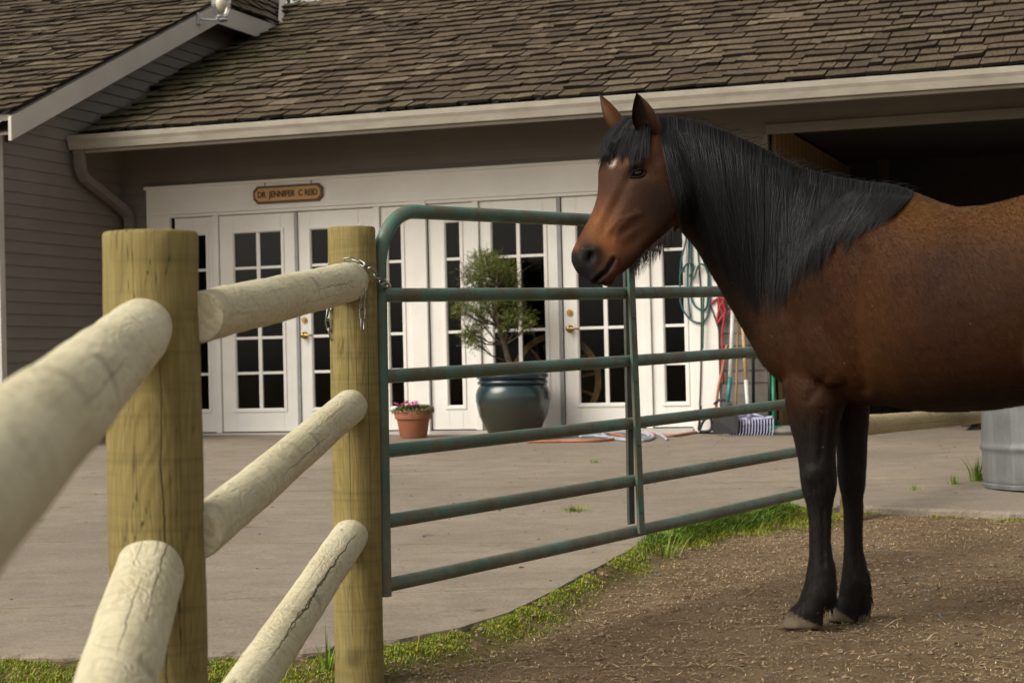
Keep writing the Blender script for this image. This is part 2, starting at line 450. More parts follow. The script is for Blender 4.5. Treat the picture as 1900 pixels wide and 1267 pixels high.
# ------------------------------------------------------------------ THE STABLE BUILDING
bld = thing('stable_building', 'taupe stable building with cedar shake roof, white french doors and dark barn doorway', 'building', BO, BROT)
bld.matrix_basis = Matrix.Translation(BO) @ Matrix.Rotation(BROT, 4, 'Z')
def bpart(mb, name, mat, parent=None, **k):
    return mb.build(name, mat, parent or bld, world=False, **k)
EAVE_V, EAVE_Z, SL = -.88, 3.14, .43
RIDGE_V = 3.80
def roofz(v): return EAVE_Z+.03+SL*(v-EAVE_V)
EXPO = .1075
def siding(mb, u0, u1, z0, z1, v=0.0, axis='u', lo=None):
    """sawtooth lap siding; axis 'u': on a wall facing -v; axis 'v': on a wall facing +u (u0, u1 are v limits)"""
    zz = .285+EXPO*math.floor((z0-.285)/EXPO)
    while zz < z1:
        a, b_ = max(zz, z0), min(zz+EXPO, z1)
        if b_-a > .004:
            oa = .016-(a-zz)/EXPO*.013; ob = .016-(b_-zz)/EXPO*.013
            A0, A1 = u0, u1
            if lo: A0 = max(A0, lo(b_))
            if A1 > A0:
                if axis == 'u':
                    vs = [(A0, v-oa, a), (A1, v-oa, a), (A1, v-ob, b_), (A0, v-ob, b_), (A0, v+.01, a), (A1, v+.01, a)]
                else:
                    vs = [(v+oa, A0, a), (v+oa, A1, a), (v+ob, A1, b_), (v+ob, A0, b_), (v-.01, A0, a), (v-.01, A1, a)]
                mb.add(vs, [(0, 1, 2, 3), (4, 5, 1, 0)])
        zz += EXPO
w = MB()
siding(w, .0, .29, .25, 3.4); siding(w, .29, 5.9, 2.685, 3.40); siding(w, 5.9, 6.357, .62, 3.4); siding(w, 6.357, 12.5, 2.93, 3.4)
w.box((5.9, .012, .2), (6.357, .14, 3.45)); w.box((0, .012, .2), (.278, .14, 3.45)); w.box((.278, .012, 2.55), (6.357, .14, 3.45)); w.box((6.357, .012, 2.86), (12.5, .14, 3.45))
bpart(w, 'wall', M['siding'])
w = MB(); w.box((5.905, -.02, .1), (6.36, .14, .62)); bpart(w, 'foundation', M['concrete_block'])
# gable wing wall (faces right)
w = MB(); rk = lambda z: (z-3.03)/.437-2.0 if z > 3.03 else -2.05
siding(w, -2.05, 3.6, .2, 4.62, v=0.0, axis='v', lo=rk)
w.prism([(-2.05, .1), (-2.05, 3.05), (1.5, 4.6), (3.6, 4.6), (3.6, .1)], 0, 1)
vs = w.v[-10:]; w.v[-10:] = [(-.02 if y == 0 else -.16, x, z) for x, y, z in vs]
bpart(w, 'wall', M['siding'])
w = MB(); w.box((-.09, -2.075, .1), (.026, -2.03, 3.1)); w.box((.0, -2.03, .1), (.026, -2.0, 3.04)); bpart(w, 'corner_board', M['fascia'])
w = MB(); w.box((-6, -2.03, .1), (-.09, -1.9, 3.1)); siding(w, -6, -.09, .2, 3.1, v=-2.03); bpart(w, 'wall', M['siding'])

# roofs --------------------------------------------------------------
def shakes(mb, P0, U, Sdir, N, length, run, expo=.205, skip=None, clipu=None, moss=None):
    """P0 eave corner, U along eave, Sdir up the slope, N normal (all in building frame)"""
    nC = int(run/expo)+1
    for c in range(nC):
        s = c*expo; u = -.1*random.random()
        while u < length:
            wd = random.choice((.11, .14, .17, .20, .24, .28, .34))*random.uniform(.9, 1.1)
            g = random.uniform(.006, .018)
            a, b_ = u, min(u+wd-g, length)
            u += wd
            if skip and skip(a, s) : continue
            if b_-a < .03: continue
            ds = (random.uniform(-.030, .026)+.025*noise.noise(Vector((u*.9, c*.7, 3))))*(1 if c else .5); L = expo*1.75
            th = random.uniform(.016, .030); lift = random.uniform(0, .016)*random.random(); tw = random.uniform(-.005, .005)
            sk = random.uniform(-.018, .018)
            r = min(1, max(0, random.gauss(.52, .26))); gs = random.random()
            ms = moss((a+b_)/2, s) if moss else 0
            ms = min(1, max(0, ms+random.uniform(-.25, .2))) if ms > 0 else 0
            vs = []
            for (uu, k) in ((a, 0), (b_, 1)):
                t = tw if k else -tw
                e = ds+(sk if k else -sk)
                vs.append(P0+U*uu+Sdir*(s+e)+N*(.012+lift+t))                 # bottom of butt
                vs.append(P0+U*uu+Sdir*(s+e)+N*(.012+lift+t+th))              # top of butt
                vs.append(P0+U*uu+Sdir*(s+L)+N*(.004))                         # head
            # mid point of the butt edge to break the line
            fs = [(0, 3, 4, 1), (1, 4, 5, 2), (0, 1, 2), (3, 5, 4)]
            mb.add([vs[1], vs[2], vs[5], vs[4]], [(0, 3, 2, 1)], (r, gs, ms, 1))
            mb.add(vs, fs[:1]+fs[2:], (r, gs, ms, 0))  # butts and side edges: weathered end grain plus painted shadow lines
def frame(slope, ang=None): pass
Lc = math.sqrt(1+SL*SL)
U3, S3, N3 = Vector((1, 0, 0)), Vector((0, 1, SL))/Lc, Vector((0, -SL, 1))/Lc
Z3 = Vector((0, 0, 0))
r = MB()
run = (RIDGE_V-EAVE_V)*Lc
def skipmain(u_, s_):
    v_ = EAVE_V-.03+s_/Lc; uu = u_-1.6
    if v_ < 2.95: return uu < -.0
    return uu < .3-(v_-2.95)*.48-.25
def mossmain(u_, s_):
    uu = u_-1.6
    return max(0, 1-uu/(.9+.30*s_))*1.3*smooth(4.2, 2.4, s_) if uu < 1.6 else (.22 if s_ < .12 else 0)
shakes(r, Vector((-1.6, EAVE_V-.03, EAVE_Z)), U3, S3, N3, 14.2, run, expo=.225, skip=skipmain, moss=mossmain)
base = MB()
# underlay slab (roof deck, also the soffit seen from below)
def slab(mb, corners, t):
    n = len(corners); dn = Vector((0, 0, -t))
    vs = [Vector(c) for c in corners]+[Vector(c)+dn for c in corners]
    fs = [tuple(range(n)), tuple(range(2*n-1, n-1, -1))]+[(i+n, (i+1) % n+n, (i+1) % n, i) for i in range(n)]
    mb.add(vs, fs)
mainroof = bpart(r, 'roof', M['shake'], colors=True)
d = MB(); zz = lambda v: EAVE_Z+SL*(v-EAVE_V)-.006
slab(d, [(.01, EAVE_V, zz(EAVE_V)), (12.6, EAVE_V, zz(EAVE_V)), (12.6, RIDGE_V, zz(RIDGE_V)), (-1.6, RIDGE_V, zz(RIDGE_V)), (-1.2, 3.7, zz(3.7)), (.01, 3.0, zz(3.0))], .05)
slab(d, [(-1.6, RIDGE_V, zz(RIDGE_V)-.002), (12.6, RIDGE_V, zz(RIDGE_V)-.002), (12.6, 8.6, zz(EAVE_V)), (-1.6, 8.6, zz(EAVE_V))], .05)
bpart(d, 'roof_deck', M['soffit'], mainroof)
rc = MB()
for i in range(60):
    u = -1.5+i*.235
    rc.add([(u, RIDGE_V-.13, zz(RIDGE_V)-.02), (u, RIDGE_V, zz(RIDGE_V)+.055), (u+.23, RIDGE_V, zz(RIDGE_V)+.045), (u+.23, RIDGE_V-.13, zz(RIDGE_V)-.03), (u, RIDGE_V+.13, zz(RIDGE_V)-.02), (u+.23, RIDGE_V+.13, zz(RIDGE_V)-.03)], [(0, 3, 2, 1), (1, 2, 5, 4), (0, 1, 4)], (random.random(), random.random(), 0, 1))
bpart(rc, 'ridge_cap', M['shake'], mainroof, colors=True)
# wing roof: front slope, its rake overhangs the gable wall by .3 m
WS = .437; LW = math.sqrt(1+WS*WS)
RK_U = .30; WE_V, WE_Z = -2.27, 3.12
r = MB()
S4, N4 = Vector((0, 1, WS))/LW, Vector((0, -WS, 1))/LW
def skipw(u_, s_):
    uu = -6+u_; v_ = WE_V+s_/LW
    return v_ > 1.42 and uu > RK_U-(v_-1.42)/2.06
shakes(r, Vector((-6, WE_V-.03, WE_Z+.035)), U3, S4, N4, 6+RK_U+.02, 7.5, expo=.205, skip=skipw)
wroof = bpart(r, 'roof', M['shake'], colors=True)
wz = lambda v: WE_Z+.03+WS*(v-WE_V)
d = MB()
slab(d, [(-6, WE_V, wz(WE_V)), (RK_U-.012, WE_V, wz(WE_V)), (RK_U-.012, 1.42, wz(1.42)), (RK_U-1.2, 3.9, wz(3.9)), (-6, 3.9, wz(3.9))], .05)
bpart(d, 'roof_deck', M['soffit'], wroof)
# right-facing slope above the level fascia
HZ = wz(1.42)
r = MB()
HS = .9; LH = math.sqrt(1+HS*HS); S5, N5 = Vector((-1, 0, HS))/LH, Vector((HS, 0, 1))/LH
def skiph(a_, s_):
    v_ = 1.42-.02+a_; dep = s_/LH
    return (v_ < 1.40+dep*2.06) or (v_ > 2.70+dep*2.09)
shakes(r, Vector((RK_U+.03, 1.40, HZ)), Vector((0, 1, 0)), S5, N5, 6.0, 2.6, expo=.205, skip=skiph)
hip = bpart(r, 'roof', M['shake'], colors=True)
d = MB(); slab(d, [(RK_U-.012, 1.42, HZ-.004), (RK_U-.012, 3.02, HZ-.004), (RK_U-1.4, 2.9+1.4*2.09, HZ-.004+1.388*HS), (RK_U-1.4, 1.42+1.4*2.06, HZ-.004+1.388*HS)], .04)
bpart(d, 'roof_deck', M['soffit'], hip)
f = MB()
vv = 2.907
for k_ in range(6):
    a_, b_ = k_*.1, (k_+1)*.1; q_ = lambda t, dv, dz: (RK_U+.03-t, vv+t*2.09+dv, HZ+HS*t+dz)
    f.add([q_(a_, -.11, .05), q_(a_, .06, .035), q_(b_, .06, .035), q_(b_, -.11, .05), q_(a_, -.11, .02), q_(a_, .06, .0)], [(0, 1, 2, 3), (4, 5, 1, 0)])
bpart(f, 'valley_flashing', M['fascia'])
# rake board following the slope, then the level fascia
f = MB()
def slanted(v0, v1, t, h):
    vs = []
    for u in (RK_U-.012, RK_U+.018):
        for v in (v0, v1):
            vs += [(u, v, wz(v)+t-h), (u, v, wz(v)+t)]
    f.add(vs, [(0, 2, 3, 1), (5, 7, 6, 4), (1, 3, 7, 5), (4, 6, 2, 0), (0, 1, 5, 4), (2, 6, 7, 3)])
slanted(WE_V-.02, 1.42, -.012, .205)
f.box((RK_U-.010, 1.40, HZ-.215), (RK_U+.016, 3.0, HZ-.012))
bpart(f, 'rake_board', M['fascia'])
f = MB()
vs = [(.0, WE_V, wz(WE_V)-.17), (RK_U-.012, WE_V, wz(WE_V)-.17), (RK_U-.012, 1.42, wz(1.42)-.17), (.0, 1.42, wz(1.42)-.17)]
f.add(vs, [(0, 1, 2, 3)]); f.add([(0, 1.42, HZ-.17), (RK_U-.012, 1.42, HZ-.17), (RK_U-.012, 3.0, HZ-.17), (0, 3.0, HZ-.17)], [(0, 1, 2, 3)])
bpart(f, 'soffit', M['soffit'])
f = MB(); f.box((-6, WE_V, wz(WE_V)-.17), (-.0, -2.03, wz(WE_V)-.15)); bpart(f, 'soffit', M['soffit'])
# gutters
prof = [(-.085, 0), (-.10, .055), (-.115, .085), (-.12, .125), (-.112, .13), (-.10, .122), (-.10, .09), (-.004, .02), (-.004, .122), (0, .122), (0, 0)]
def gutter(u0, u1, v, z):
    g = MB(); n = len(prof)
    for u in (u0, u1): g.v += [(u, v+a, z+b_) for a, b_ in prof]
    g.c = [(1, 1, 1, 1)]*len(g.v)
    g.f = [(i, i+n, (i+1) % n+n, (i+1) % n) for i in range(n)]+[tuple(range(n-1, -1, -1)), tuple(range(n, 2*n))]
    bpart(g, 'gutter', M['cream'])
gutter(.03, 12.5, EAVE_V-.005, 2.995); gutter(-6, .10, WE_V-.01, 2.975)
f = MB(); f.box((.03, EAVE_V, 2.97), (12.5, EAVE_V+.03, 3.13)); f.box((.03, EAVE_V-.035, 2.968), (12.5, EAVE_V, 2.992)); bpart(f, 'fascia_board', M['cream'])
f = MB(); f.box((-6, WE_V+.002, 2.95), (-.01, WE_V+.03, 3.09)); bpart(f, 'fascia_board', M['cream'])
# downspout
g = MB()
def rectpath(mb, pts, a, b_):
    pts = [Vector(p) for p in pts]; X = Vector((1, 0, 0)); vs = []
    for i, p in enumerate(pts):
        t = (pts[min(i+1, len(pts)-1)]-pts[max(i-1, 0)]).normalized(); y = t.cross(X).normalized()
        for sx, sy in ((-1, -1), (1, -1), (1, 1), (-1, 1)): vs.append(p+X*sx*a/2+y*sy*b_/2)
    fs = []
    for i in range(len(pts)-1):
        for j in range(4): fs.append((i*4+j, i*4+(j+1) % 4, i*4+4+(j+1) % 4, i*4+4+j))
    mb.add(vs, fs)
rectpath(g, [(.12, -.93, 3.0), (.12, -.93, 2.88), (.12, -.91, 2.80), (.12, -.86, 2.74), (.12, -.20, 2.50), (.12, -.11, 2.45), (.12, -.075, 2.38), (.12, -.075, .42)], .085, .07)
for z in (2.1, 1.2): g.box((.07, -.118, z), (.17, -.02, z+.03))
bpart(g, 'downspout', M['siding'])

# door and window wall -------------------------------------------------
t = MB()
t.box((.278, -.035, 2.435), (5.90, .012, 2.69)); t.box((.262, -.055, 2.685), (5.915, .012, 2.715))
t.box((.278, -.035, .29), (.53, .012, 2.435)); t.box((3.035, -.035, .29), (3.19, .012, 2.435)); t.box((5.66, -.035, .29), (5.90, .012, 2.435))
t.box((.53, -.028, 2.405), (3.035, .05, 2.433)); t.box((3.19, -.028, 2.405), (5.66, .05, 2.433))
for u in (.985, 2.665, 3.64, 5.235): t.box((u, -.022, .33), (u+.058, .05, 2.405))
bpart(t, 'door_surround', M['white'], bevel=.004)
t = MB()
t.box((.53, -.06, .27), (3.035, .06, .327)); t.box((3.19, -.06, .27), (5.66, .06, .327)); bpart(t, 'sill', M['fascia'])
def leaf(u0, u1, cols, name, z0=.338, z1=2.40, pz0=.558, pz1=2.225, vb=.0):
    m_ = MB(); vf, vk = vb+.005, vb+.045
    P0, P1 = cols[0][0], cols[-1][1]
    m_.box((u0, vf, z0), (P0, vk, z1)); m_.box((P1, vf, z0), (u1, vk, z1))
    m_.box((P0, vf, z0), (P1, vk, pz0)); m_.box((P0, vf, pz1), (P1, vk, z1))
    m2 = vf+.008
    for (a, b_), (c, d_) in zip(cols, cols[1:]): m_.box((b_, m2, pz0), (c, vk, pz1))
    h = (pz1-pz0)/5
    for (a, b_) in cols:
        for k in range(1, 5): m_.box((a, m2+.001, pz0+h*k-.013), (b_, vk, pz0+h*k+.013))
    # raised moulding round the light
    e = .036
    for (a, b_, c, d_) in ((P0-e, P1+e, pz0-e, pz0-.008), (P0-e, P1+e, pz1+.008, pz1+e), (P0-e, P0-.008, pz0-.008, pz1+.008), (P1+.008, P1+e, pz0-.008, pz1+.008)):
        m_.box((a, vf-.010, c), (b_, vf+.001, d_))
    o = bpart(m_, name, M['white'], bevel=.003)
    g = MB(); g.box((P0-.004, vb+.026, pz0-.004), (P1+.004, vb+.032, pz1+.004)); bpart(g, 'glass', M['glass'], o)
    return o
leaf(.565, .982, [(.765, .895)], 'side_window')
d1 = leaf(1.048, 1.845, [(1.20, 1.432), (1.470, 1.695)], 'door')
d2 = leaf(1.88, 2.66, [(2.01, 2.235), (2.272, 2.50)], 'door')
leaf(2.728, 3.03, [(2.795, 2.925)], 'side_window')
leaf(3.20, 3.635, [(3.368, 3.503)], 'side_window')
d3 = leaf(3.703, 4.44, [(3.82, 4.05), (4.085, 4.31)], 'door')
d4 = leaf(4.487, 5.23, [(4.625, 4.855), (4.892, 5.115)], 'door')
leaf(5.297, 5.655, [(5.412, 5.59)], 'side_window')
for dd, u in ((d1, 1.862), (d3, 4.463)):
    g = MB(); g.box((u-.016, -.012, .338), (u+.016, .03, 2.40)); bpart(g, 'weather_strip', M['glass_lead'], dd)
def knob(dd, u, z, lever):
    k = MB()
    mt = Matrix.Rotation(PI/2, 4, 'X')
    def disc(r, v0, v1, zz_):
        vs = [(u+r*math.cos(2*PI*i/20), v, zz_+r*math.sin(2*PI*i/20)) for v in (v0, v1) for i in range(20)]
        k.add(vs, [tuple(range(20)), tuple(range(39, 19, -1))]+[(i, i+20, (i+1) % 20+20, (i+1) % 20) for i in range(20)])
    disc(.033, -.004, .006, z); disc(.012, -.04, -.003, z)
    if lever: k.tube([(u, -.045, z), (u+.02, -.05, z+.002), (u+.06, -.05, z), (u+.10, -.047, z-.004)], [.013, .012, .010, .007], 10)
    k.ell((u, -.05, z), (.026, .02, .026), 14)
    bpart(k, 'handle', M['brass'], dd, smooth=True)
    k = MB()
    disc(.029, -.006, .006, z+.143); disc(.015, -.02, -.005, z+.143); bpart(k, 'deadbolt', M['brass'], dd, autos=30)
knob(d2, 1.93, 1.235, True); knob(d4, 4.545, 1.222, True)

# barn doorway
t = MB(); t.box((6.357, -.03, 2.84), (12.5, .012, 2.925)); t.box((6.33, -.03, .25), (6.372, .012, 2.84)); bpart(t, 'doorway_trim', M['siding'])
def plank_mat():
    t = NT('barn planks'); w_ = t.n('TexWave', wave_type='BANDS', bands_direction='Y'); 
    t.L(t.tc.outputs['Object'], w_.inputs[0]); w_.inputs['Scale'].default_value = 1.6; w_.inputs['Distortion'].default_value = .0
    c = t.ramp(t.noise(7, 5, .7, t.mapping((1, 3, .2))), [(.3, (.17, .10, .04)), (.7, (.30, .19, .08))])
    c = t.mix(t.ramp(w_.outputs[1], [(.0, (1, 1, 1)), (.06, (0, 0, 0))]), c, (.01, .007, .004))
    return t.out(c, .8)
M['plank'] = plank_mat()
t = MB(); t.box((6.375, .145, .2), (6.41, 6, 2.95)); bpart(t, 'interior_wall', M['plank'])
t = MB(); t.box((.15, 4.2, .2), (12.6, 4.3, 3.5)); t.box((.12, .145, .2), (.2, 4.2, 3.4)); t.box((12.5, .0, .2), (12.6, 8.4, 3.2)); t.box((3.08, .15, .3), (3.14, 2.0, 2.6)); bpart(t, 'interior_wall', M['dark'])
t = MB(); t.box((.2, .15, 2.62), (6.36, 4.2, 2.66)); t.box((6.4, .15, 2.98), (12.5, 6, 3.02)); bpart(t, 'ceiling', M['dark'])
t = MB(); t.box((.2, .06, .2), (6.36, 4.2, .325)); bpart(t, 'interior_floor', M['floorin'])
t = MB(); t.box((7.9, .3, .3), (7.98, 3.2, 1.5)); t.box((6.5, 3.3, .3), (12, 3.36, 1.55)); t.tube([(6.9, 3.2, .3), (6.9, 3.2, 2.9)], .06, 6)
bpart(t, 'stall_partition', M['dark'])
# ================================================================== FENCE
def face_theta(q, p):
    """angle (in the log's own frame) that faces the camera"""
    d = (EYE-p); d = q.inverted() @ d
    return math.atan2(d.y, d.x)
def log(p0, p1, r0, r1, name, parent, light, mid, dark, cracks=(), swirl=True, seed=0, flat=False, saw=False, topcut=0.0):
    p0, p1 = Vector(p0), Vector(p1); ax = p1-p0; L = ax.length
    q = ax.to_track_quat('Z', 'Y'); th = face_theta(q, (p0+p1)/2)
    mb = MB(); n = 56; k = max(6, int(L/.03)); vs = []; fs = []
    zs = [0, .004]+[L*i/k for i in range(1, k)]+[L-.006, L-.0015, L]
    for iz, z in enumerate(zs):
        e = 1.0
        if iz == 0: e = .93
        if z > L-.005: e = .975
        if z == L: e = .955
        rr = (r0+(r1-r0)*z/L)*e
        for j in range(n):
            a = 2*PI*j/n
            d = noise.noise(Vector((math.cos(a)*1.1+seed, math.sin(a)*1.1, z*1.6)))*.05+noise.noise(Vector((math.cos(a)*.6+seed, math.sin(a)*.6, z*7)))*.034+noise.noise(Vector((math.cos(a)*3+seed, math.sin(a)*3, z*11)))*.010
            rj = rr*(1+d)
            vs.append((rj*math.cos(a), rj*math.sin(a), z))
    m_ = len(zs)
    for i in range(m_-1):
        for j in range(n):
            j2 = (j+1) % n; fs.append((i*n+j, i*n+j2, (i+1)*n+j2, (i+1)*n+j))
    vs.append((0, 0, L)); c = len(vs)-1
    for j in range(n): fs.append(((m_-1)*n+j, (m_-1)*n+(j+1) % n, c))
    vs.append((0, 0, 0)); c = len(vs)-1
    for j in range(n): fs.append(((j+1) % n, j, c))
    mb.add(vs, fs)
    mat = wood_mat(name+' wood', light, mid, dark, [(th+a, z0, z1, wd, wg) for a, z0, z1, wd, wg in cracks], swirl=swirl, saw=saw)
    o = mb.build(name, mat, parent, world=False, autos=50)
    mw = Matrix.Translation(p0) @ q.to_matrix().to_4x4()
    o.matrix_basis = parent.matrix_basis.inverted() @ mw
    return o
fence = thing('log_fence', 'round peeled log fence with two thick posts in the foreground', 'fence', (-.45, 5.4, gz(5.4)))
PL, PM, PD = (.29, .232, .085), (.225, .172, .058), (.115, .080, .024)
RL, RM, RD = (.58, .54, .385), (.46, .405, .26), (.21, .165, .085)
Yp1, Yp2 = 3.0, 5.4
p1t = at(278, 431, Yp1); p1b = at(293, 1290, Yp1); p1b.z = gz(Yp1)-.15; p1b.x = at(302, 1500, Yp1).x; p1b.y = Yp1
p2t = at(653, 422, Yp2); p2b = at(665, 1262, Yp2); p2b.z = gz(Yp2)-.15; p2b.x += .003; p2b.y = Yp2
log(p1b, p1t, .0775, .0765, 'post', fence, PL, PM, PD, [(.15, .55, 1.30, .035, .25), (-.35, .1, .8, .014, .2), (.55, .7, 1.4, .012, .15)], swirl=False, seed=3, saw=True)
log(p2b, p2t, .0715, .0700, 'post', fence, PL, PM, PD, [(-.25, .25, 1.42, .020, .12), (.62, .5, 1.46, .02, .2), (.1, .7, 1.3, .010, .2)], swirl=False, seed=8, saw=True)
def rail(a, b_, w0, w1, **k):
    return log(a, b_, w0, w1, 'rail', fence, RL, RM, RD, **k)
def railpx(pa, Ya, wa, pb_, Yb, wb, ext0=0, ext1=0, **k):
    """pixel centre, depth and pixel width (perpendicular) at both ends"""
    A, Bp = at(*pa, Ya), at(*pb_, Yb); r0 = wa/2/ppm(Ya); r1 = wb/2/ppm(Yb)
    d = (Bp-A).normalized(); L = (Bp-A).length; sl_ = (r1-r0)/L
    return rail(A-d*ext0, Bp+d*ext1, r0-sl_*ext0, r1+sl_*ext1, **k)
# between the posts (they enter the far post at its near face)
railpx((372, 588), Yp1+.02, 97, (645, 524), Yp2-.085, 74, ext0=.02, ext1=.10, cracks=[(.0, 1.2, 2.0, .025, .5), (-.35, .4, 1.0, .012, .5), (.5, .9, 1.7, .012, .6)], seed=1)
railpx((372, 990), Yp1+.02, 92, (648, 756), Yp2-.085, 64, ext0=.02, ext1=.10, cracks=[(.4, .6, 1.5, .03, .5), (-.3, 1.2, 2.1, .02, .5)], seed=5)
railpx((380, 1392), Yp1+.02, 100, (648, 998), Yp2-.085, 66, ext0=.02, ext1=.10, cracks=[(.12, .45, 2.25, .085, .55), (.12, .7, 1.6, .05, .7), (-.5, 1.0, 2.0, .02, .4)], seed=11)
# near section, coming towards the camera on the left
railpx((0, 855), 1.18, 246, (262, 612), Yp1-.085, 116, ext0=.75, ext1=.09, cracks=[(.3, .9, 1.5, .02, .5), (-.35, 1.3, 2.2, .015, .5)], seed=21)
railpx((205, 1300), 2.2, 158, (276, 1066), Yp1-.085, 126, ext0=1.2, ext1=.09, cracks=[(.25, 1.35, 2.2, .035, .3), (-.2, 1.2, 1.7, .03, .3), (-.5, 1.7, 2.1, .02, .3)], seed=31)

# ------------------------------------------------------------------ GATE
GD = Vector((.581, .814, 0)); GN = Vector((.814, -.581, 0))          # along the gate, towards the viewer side
G0 = at(711, 760, 5.45)
def gp(x, y): return hitpl(x, y, GN, G0)
gate = thing('tube_gate', 'green tubular steel farm gate with chipped paint and six bars, chained to the log post', 'gate', (G0.x, G0.y, gz(G0.y)), math.atan2(GD.y, GD.x))
TR = .0222
M['brace'] = simple('dark back brace', (.05, .055, .04), (.022, .02, .015), .6, scale=14)  # back brace is darker than the front one
gb_ = MB()
A = gp(750, 392); A2 = gp(1085, 408); dA = (A2-A)/(A2-A).dot(GD)
topR = A + dA*(2.86); 
vl0 = gp(704, 520); vl1 = gp(713, 1106)
dn = (vl1-vl0).normalized()
corner = vl0 + dn*((A.z+dA.z*(vl0-A).dot(GD)) - vl0.z)/dn.z
pts = [topR, A]
Rr = .17
c0 = corner + dA.normalized()*Rr; c1 = corner + dn*Rr
for i in range(1, 12):
    t = i/12; a = t*PI/2
    pts.append(c0*(1-0) + (c1-c0)*0 + (corner-c0)*math.sin(a)*1 + (c1-corner)*(1-math.cos(a)))
pts += [c1, vl0+dn*.35, vl1]
pts[1] = c0
gb_.tube(pts, TR, 16)
gb_.tube([vl0+dn*.2, vl1+dn*.0], TR*.98, 16)
endv0 = topR; b6 = gp(735, 1082); b6b = gp(1480, 915); d6 = (b6b-b6)/(b6b-b6).dot(GD)
botR = b6 + d6*((topR-b6).dot(GD))
gb_.tube([topR, botR-Vector((0, 0, .06))], TR, 16)
gb_.build('frame', M['gate'], gate, autos=40)
for (xa, ya, xb, yb) in ((735, 547.5, 1335, 539.5), (735, 697, 1395, 652), (735, 834.5, 1440, 751), (735, 964, 1470, 839), (735, 1081.5, 1480, 916.5)):
    a, b_ = gp(xa, ya), gp(xb, yb); d_ = (b_-a)/(b_-a).dot(GD)
    s0 = vl0 + dn*((a.z-vl0.z)/dn.z); st = a + d_*((s0-a).dot(GD)); en = a + d_*((topR-a).dot(GD))
    rb = MB(); N_ = 24
    rb.tube([st+(en-st)*i/N_+Vector((0, 0, -.004*math.sin(PI*i/N_))) for i in range(N_+1)], TR*.96, 16)
    rb.build('rail', M['gate'], gate, autos=40)
for off, (xa, ya, xb, yb) in ((.030, (1166, 400, 1190, 990)), (-.034, (1161, 400, 1171, 972))):
    a, b_ = hitpl(xa, ya, GN, G0+GN*off), hitpl(xb, yb, GN, G0+GN*off)
    mb = MB(); hw = .0185; ht = .006
    vs = []
    for p in (a, b_):
        for s1, s2 in ((-1, -1), (1, -1), (1, 1), (-1, 1)): vs.append(p+GD*s1*hw+GN*s2*ht)
    mb.add(vs, [(3, 2, 1, 0), (4, 5, 6, 7), (0, 1, 5, 4), (1, 2, 6, 5), (2, 3, 7, 6), (3, 0, 4, 7)])
    if off > 0:
        for k_ in (.11, .32, .52, .72, .93):
            p = a+(b_-a)*k_; mb.ell(p+GN*.006, (.008, .008, .008), 8)
    mb.build('brace', M['gate'] if off > 0 else M['brace'], gate, bevel=.002)

# chain
def chain(pts, ll=.036, wd=.0085, wr=.0026, name='chain', **k):
    mb = MB(); P = [Vector(p) for p in pts]
    # resample
    seg = []; tot = 0
    for a, b_ in zip(P, P[1:]): seg.append((a, b_, (b_-a).length)); tot += (b_-a).length
    step = ll-2*wr-.001; n = max(1, int(tot/step)); s = 0
    def pos(s):
        for a, b_, l in seg:
            if s <= l: return a+(b_-a)*(s/l)
            s -= l
        return seg[-1][1]
    for i in range(n):
        a = pos(i*step); b_ = pos((i+1)*step); c = (a+b_)/2; d = (b_-a).normalized()
        side = d.cross(Vector((0, 1, .02))).normalized(); up = d.cross(side).normalized()
        ang = (PI/2 if i % 2 else 0)+random.uniform(-.3, .3)+.35
        w_ = side*math.cos(ang)+up*math.sin(ang)
        lp = []
        for j in range(16):
            t = 2*PI*j/16; h = (ll/2-wd)
            lp.append(c+d*(h*(1 if math.cos(t) > 0 else -1)+wd*math.cos(t))*1.0+w_*wd*math.sin(t))
        mb.tube(lp, wr, 7, closed=True)
    return mb
ch = thing('chain', 'zinc chain looped over the fence rail end and hooked on the gate', 'chain', at(690, 520, 5.2))
Yc = 5.24
chain([at(686, 499, 5.29), at(695, 511, 5.30), at(705, 523, 5.36), at(711, 530, 5.40), at(720, 533, 5.42)]).build('strand', M['steel'], ch, smooth=True)
chain([at(714, 524, 5.40), at(721, 530, 5.39), at(717, 537, 5.42), at(708, 531, 5.42)], ll=.032).build('strand', M['steel'], ch, smooth=True)
chain([at(672, 534, 5.24), at(673, 622, 5.24)]).build('strand', M['steel'], ch, smooth=True)
chain([at(613, 555, 5.36), at(608, 585, 5.36), at(608, 600, 5.36), at(616, 630, 5.37)]).build('strand', M['steel'], ch, smooth=True)
chain([at(640, 483, 5.24), at(652, 480.5, 5.24), at(664, 484, 5.24), at(676, 492, 5.22), at(684, 503, 5.26)], ll=.03, wd=.0065).build('strand', M['steel'], ch, smooth=True)

# ------------------------------------------------------------------ LOW LOG RAIL BEYOND THE HORSE, AND THE TANK
lf = thing('log_fence', 'low single log rail fence standing behind the horse on the concrete', 'fence', (1.9, 10.2, pavz(10.2)))
la, lb = at(1578, 791, 9.3), at(1868, 766, 12.0)
log(la, lb, .053, .050, 'rail', lf, (.42, .34, .20), (.33, .26, .14), (.16, .11, .05), [(.3, .5, 1.6, .03, .4)], seed=41)
for p, r_ in ((la, .058), (lb, .058)):
    base_ = Vector((p.x, p.y+.02, pavz(p.y)-.02)); log(base_, Vector((p.x, p.y+.02, p.z+.10)), r_, r_*.96, 'post', lf, PL, PM, PD, seed=44, swirl=False)
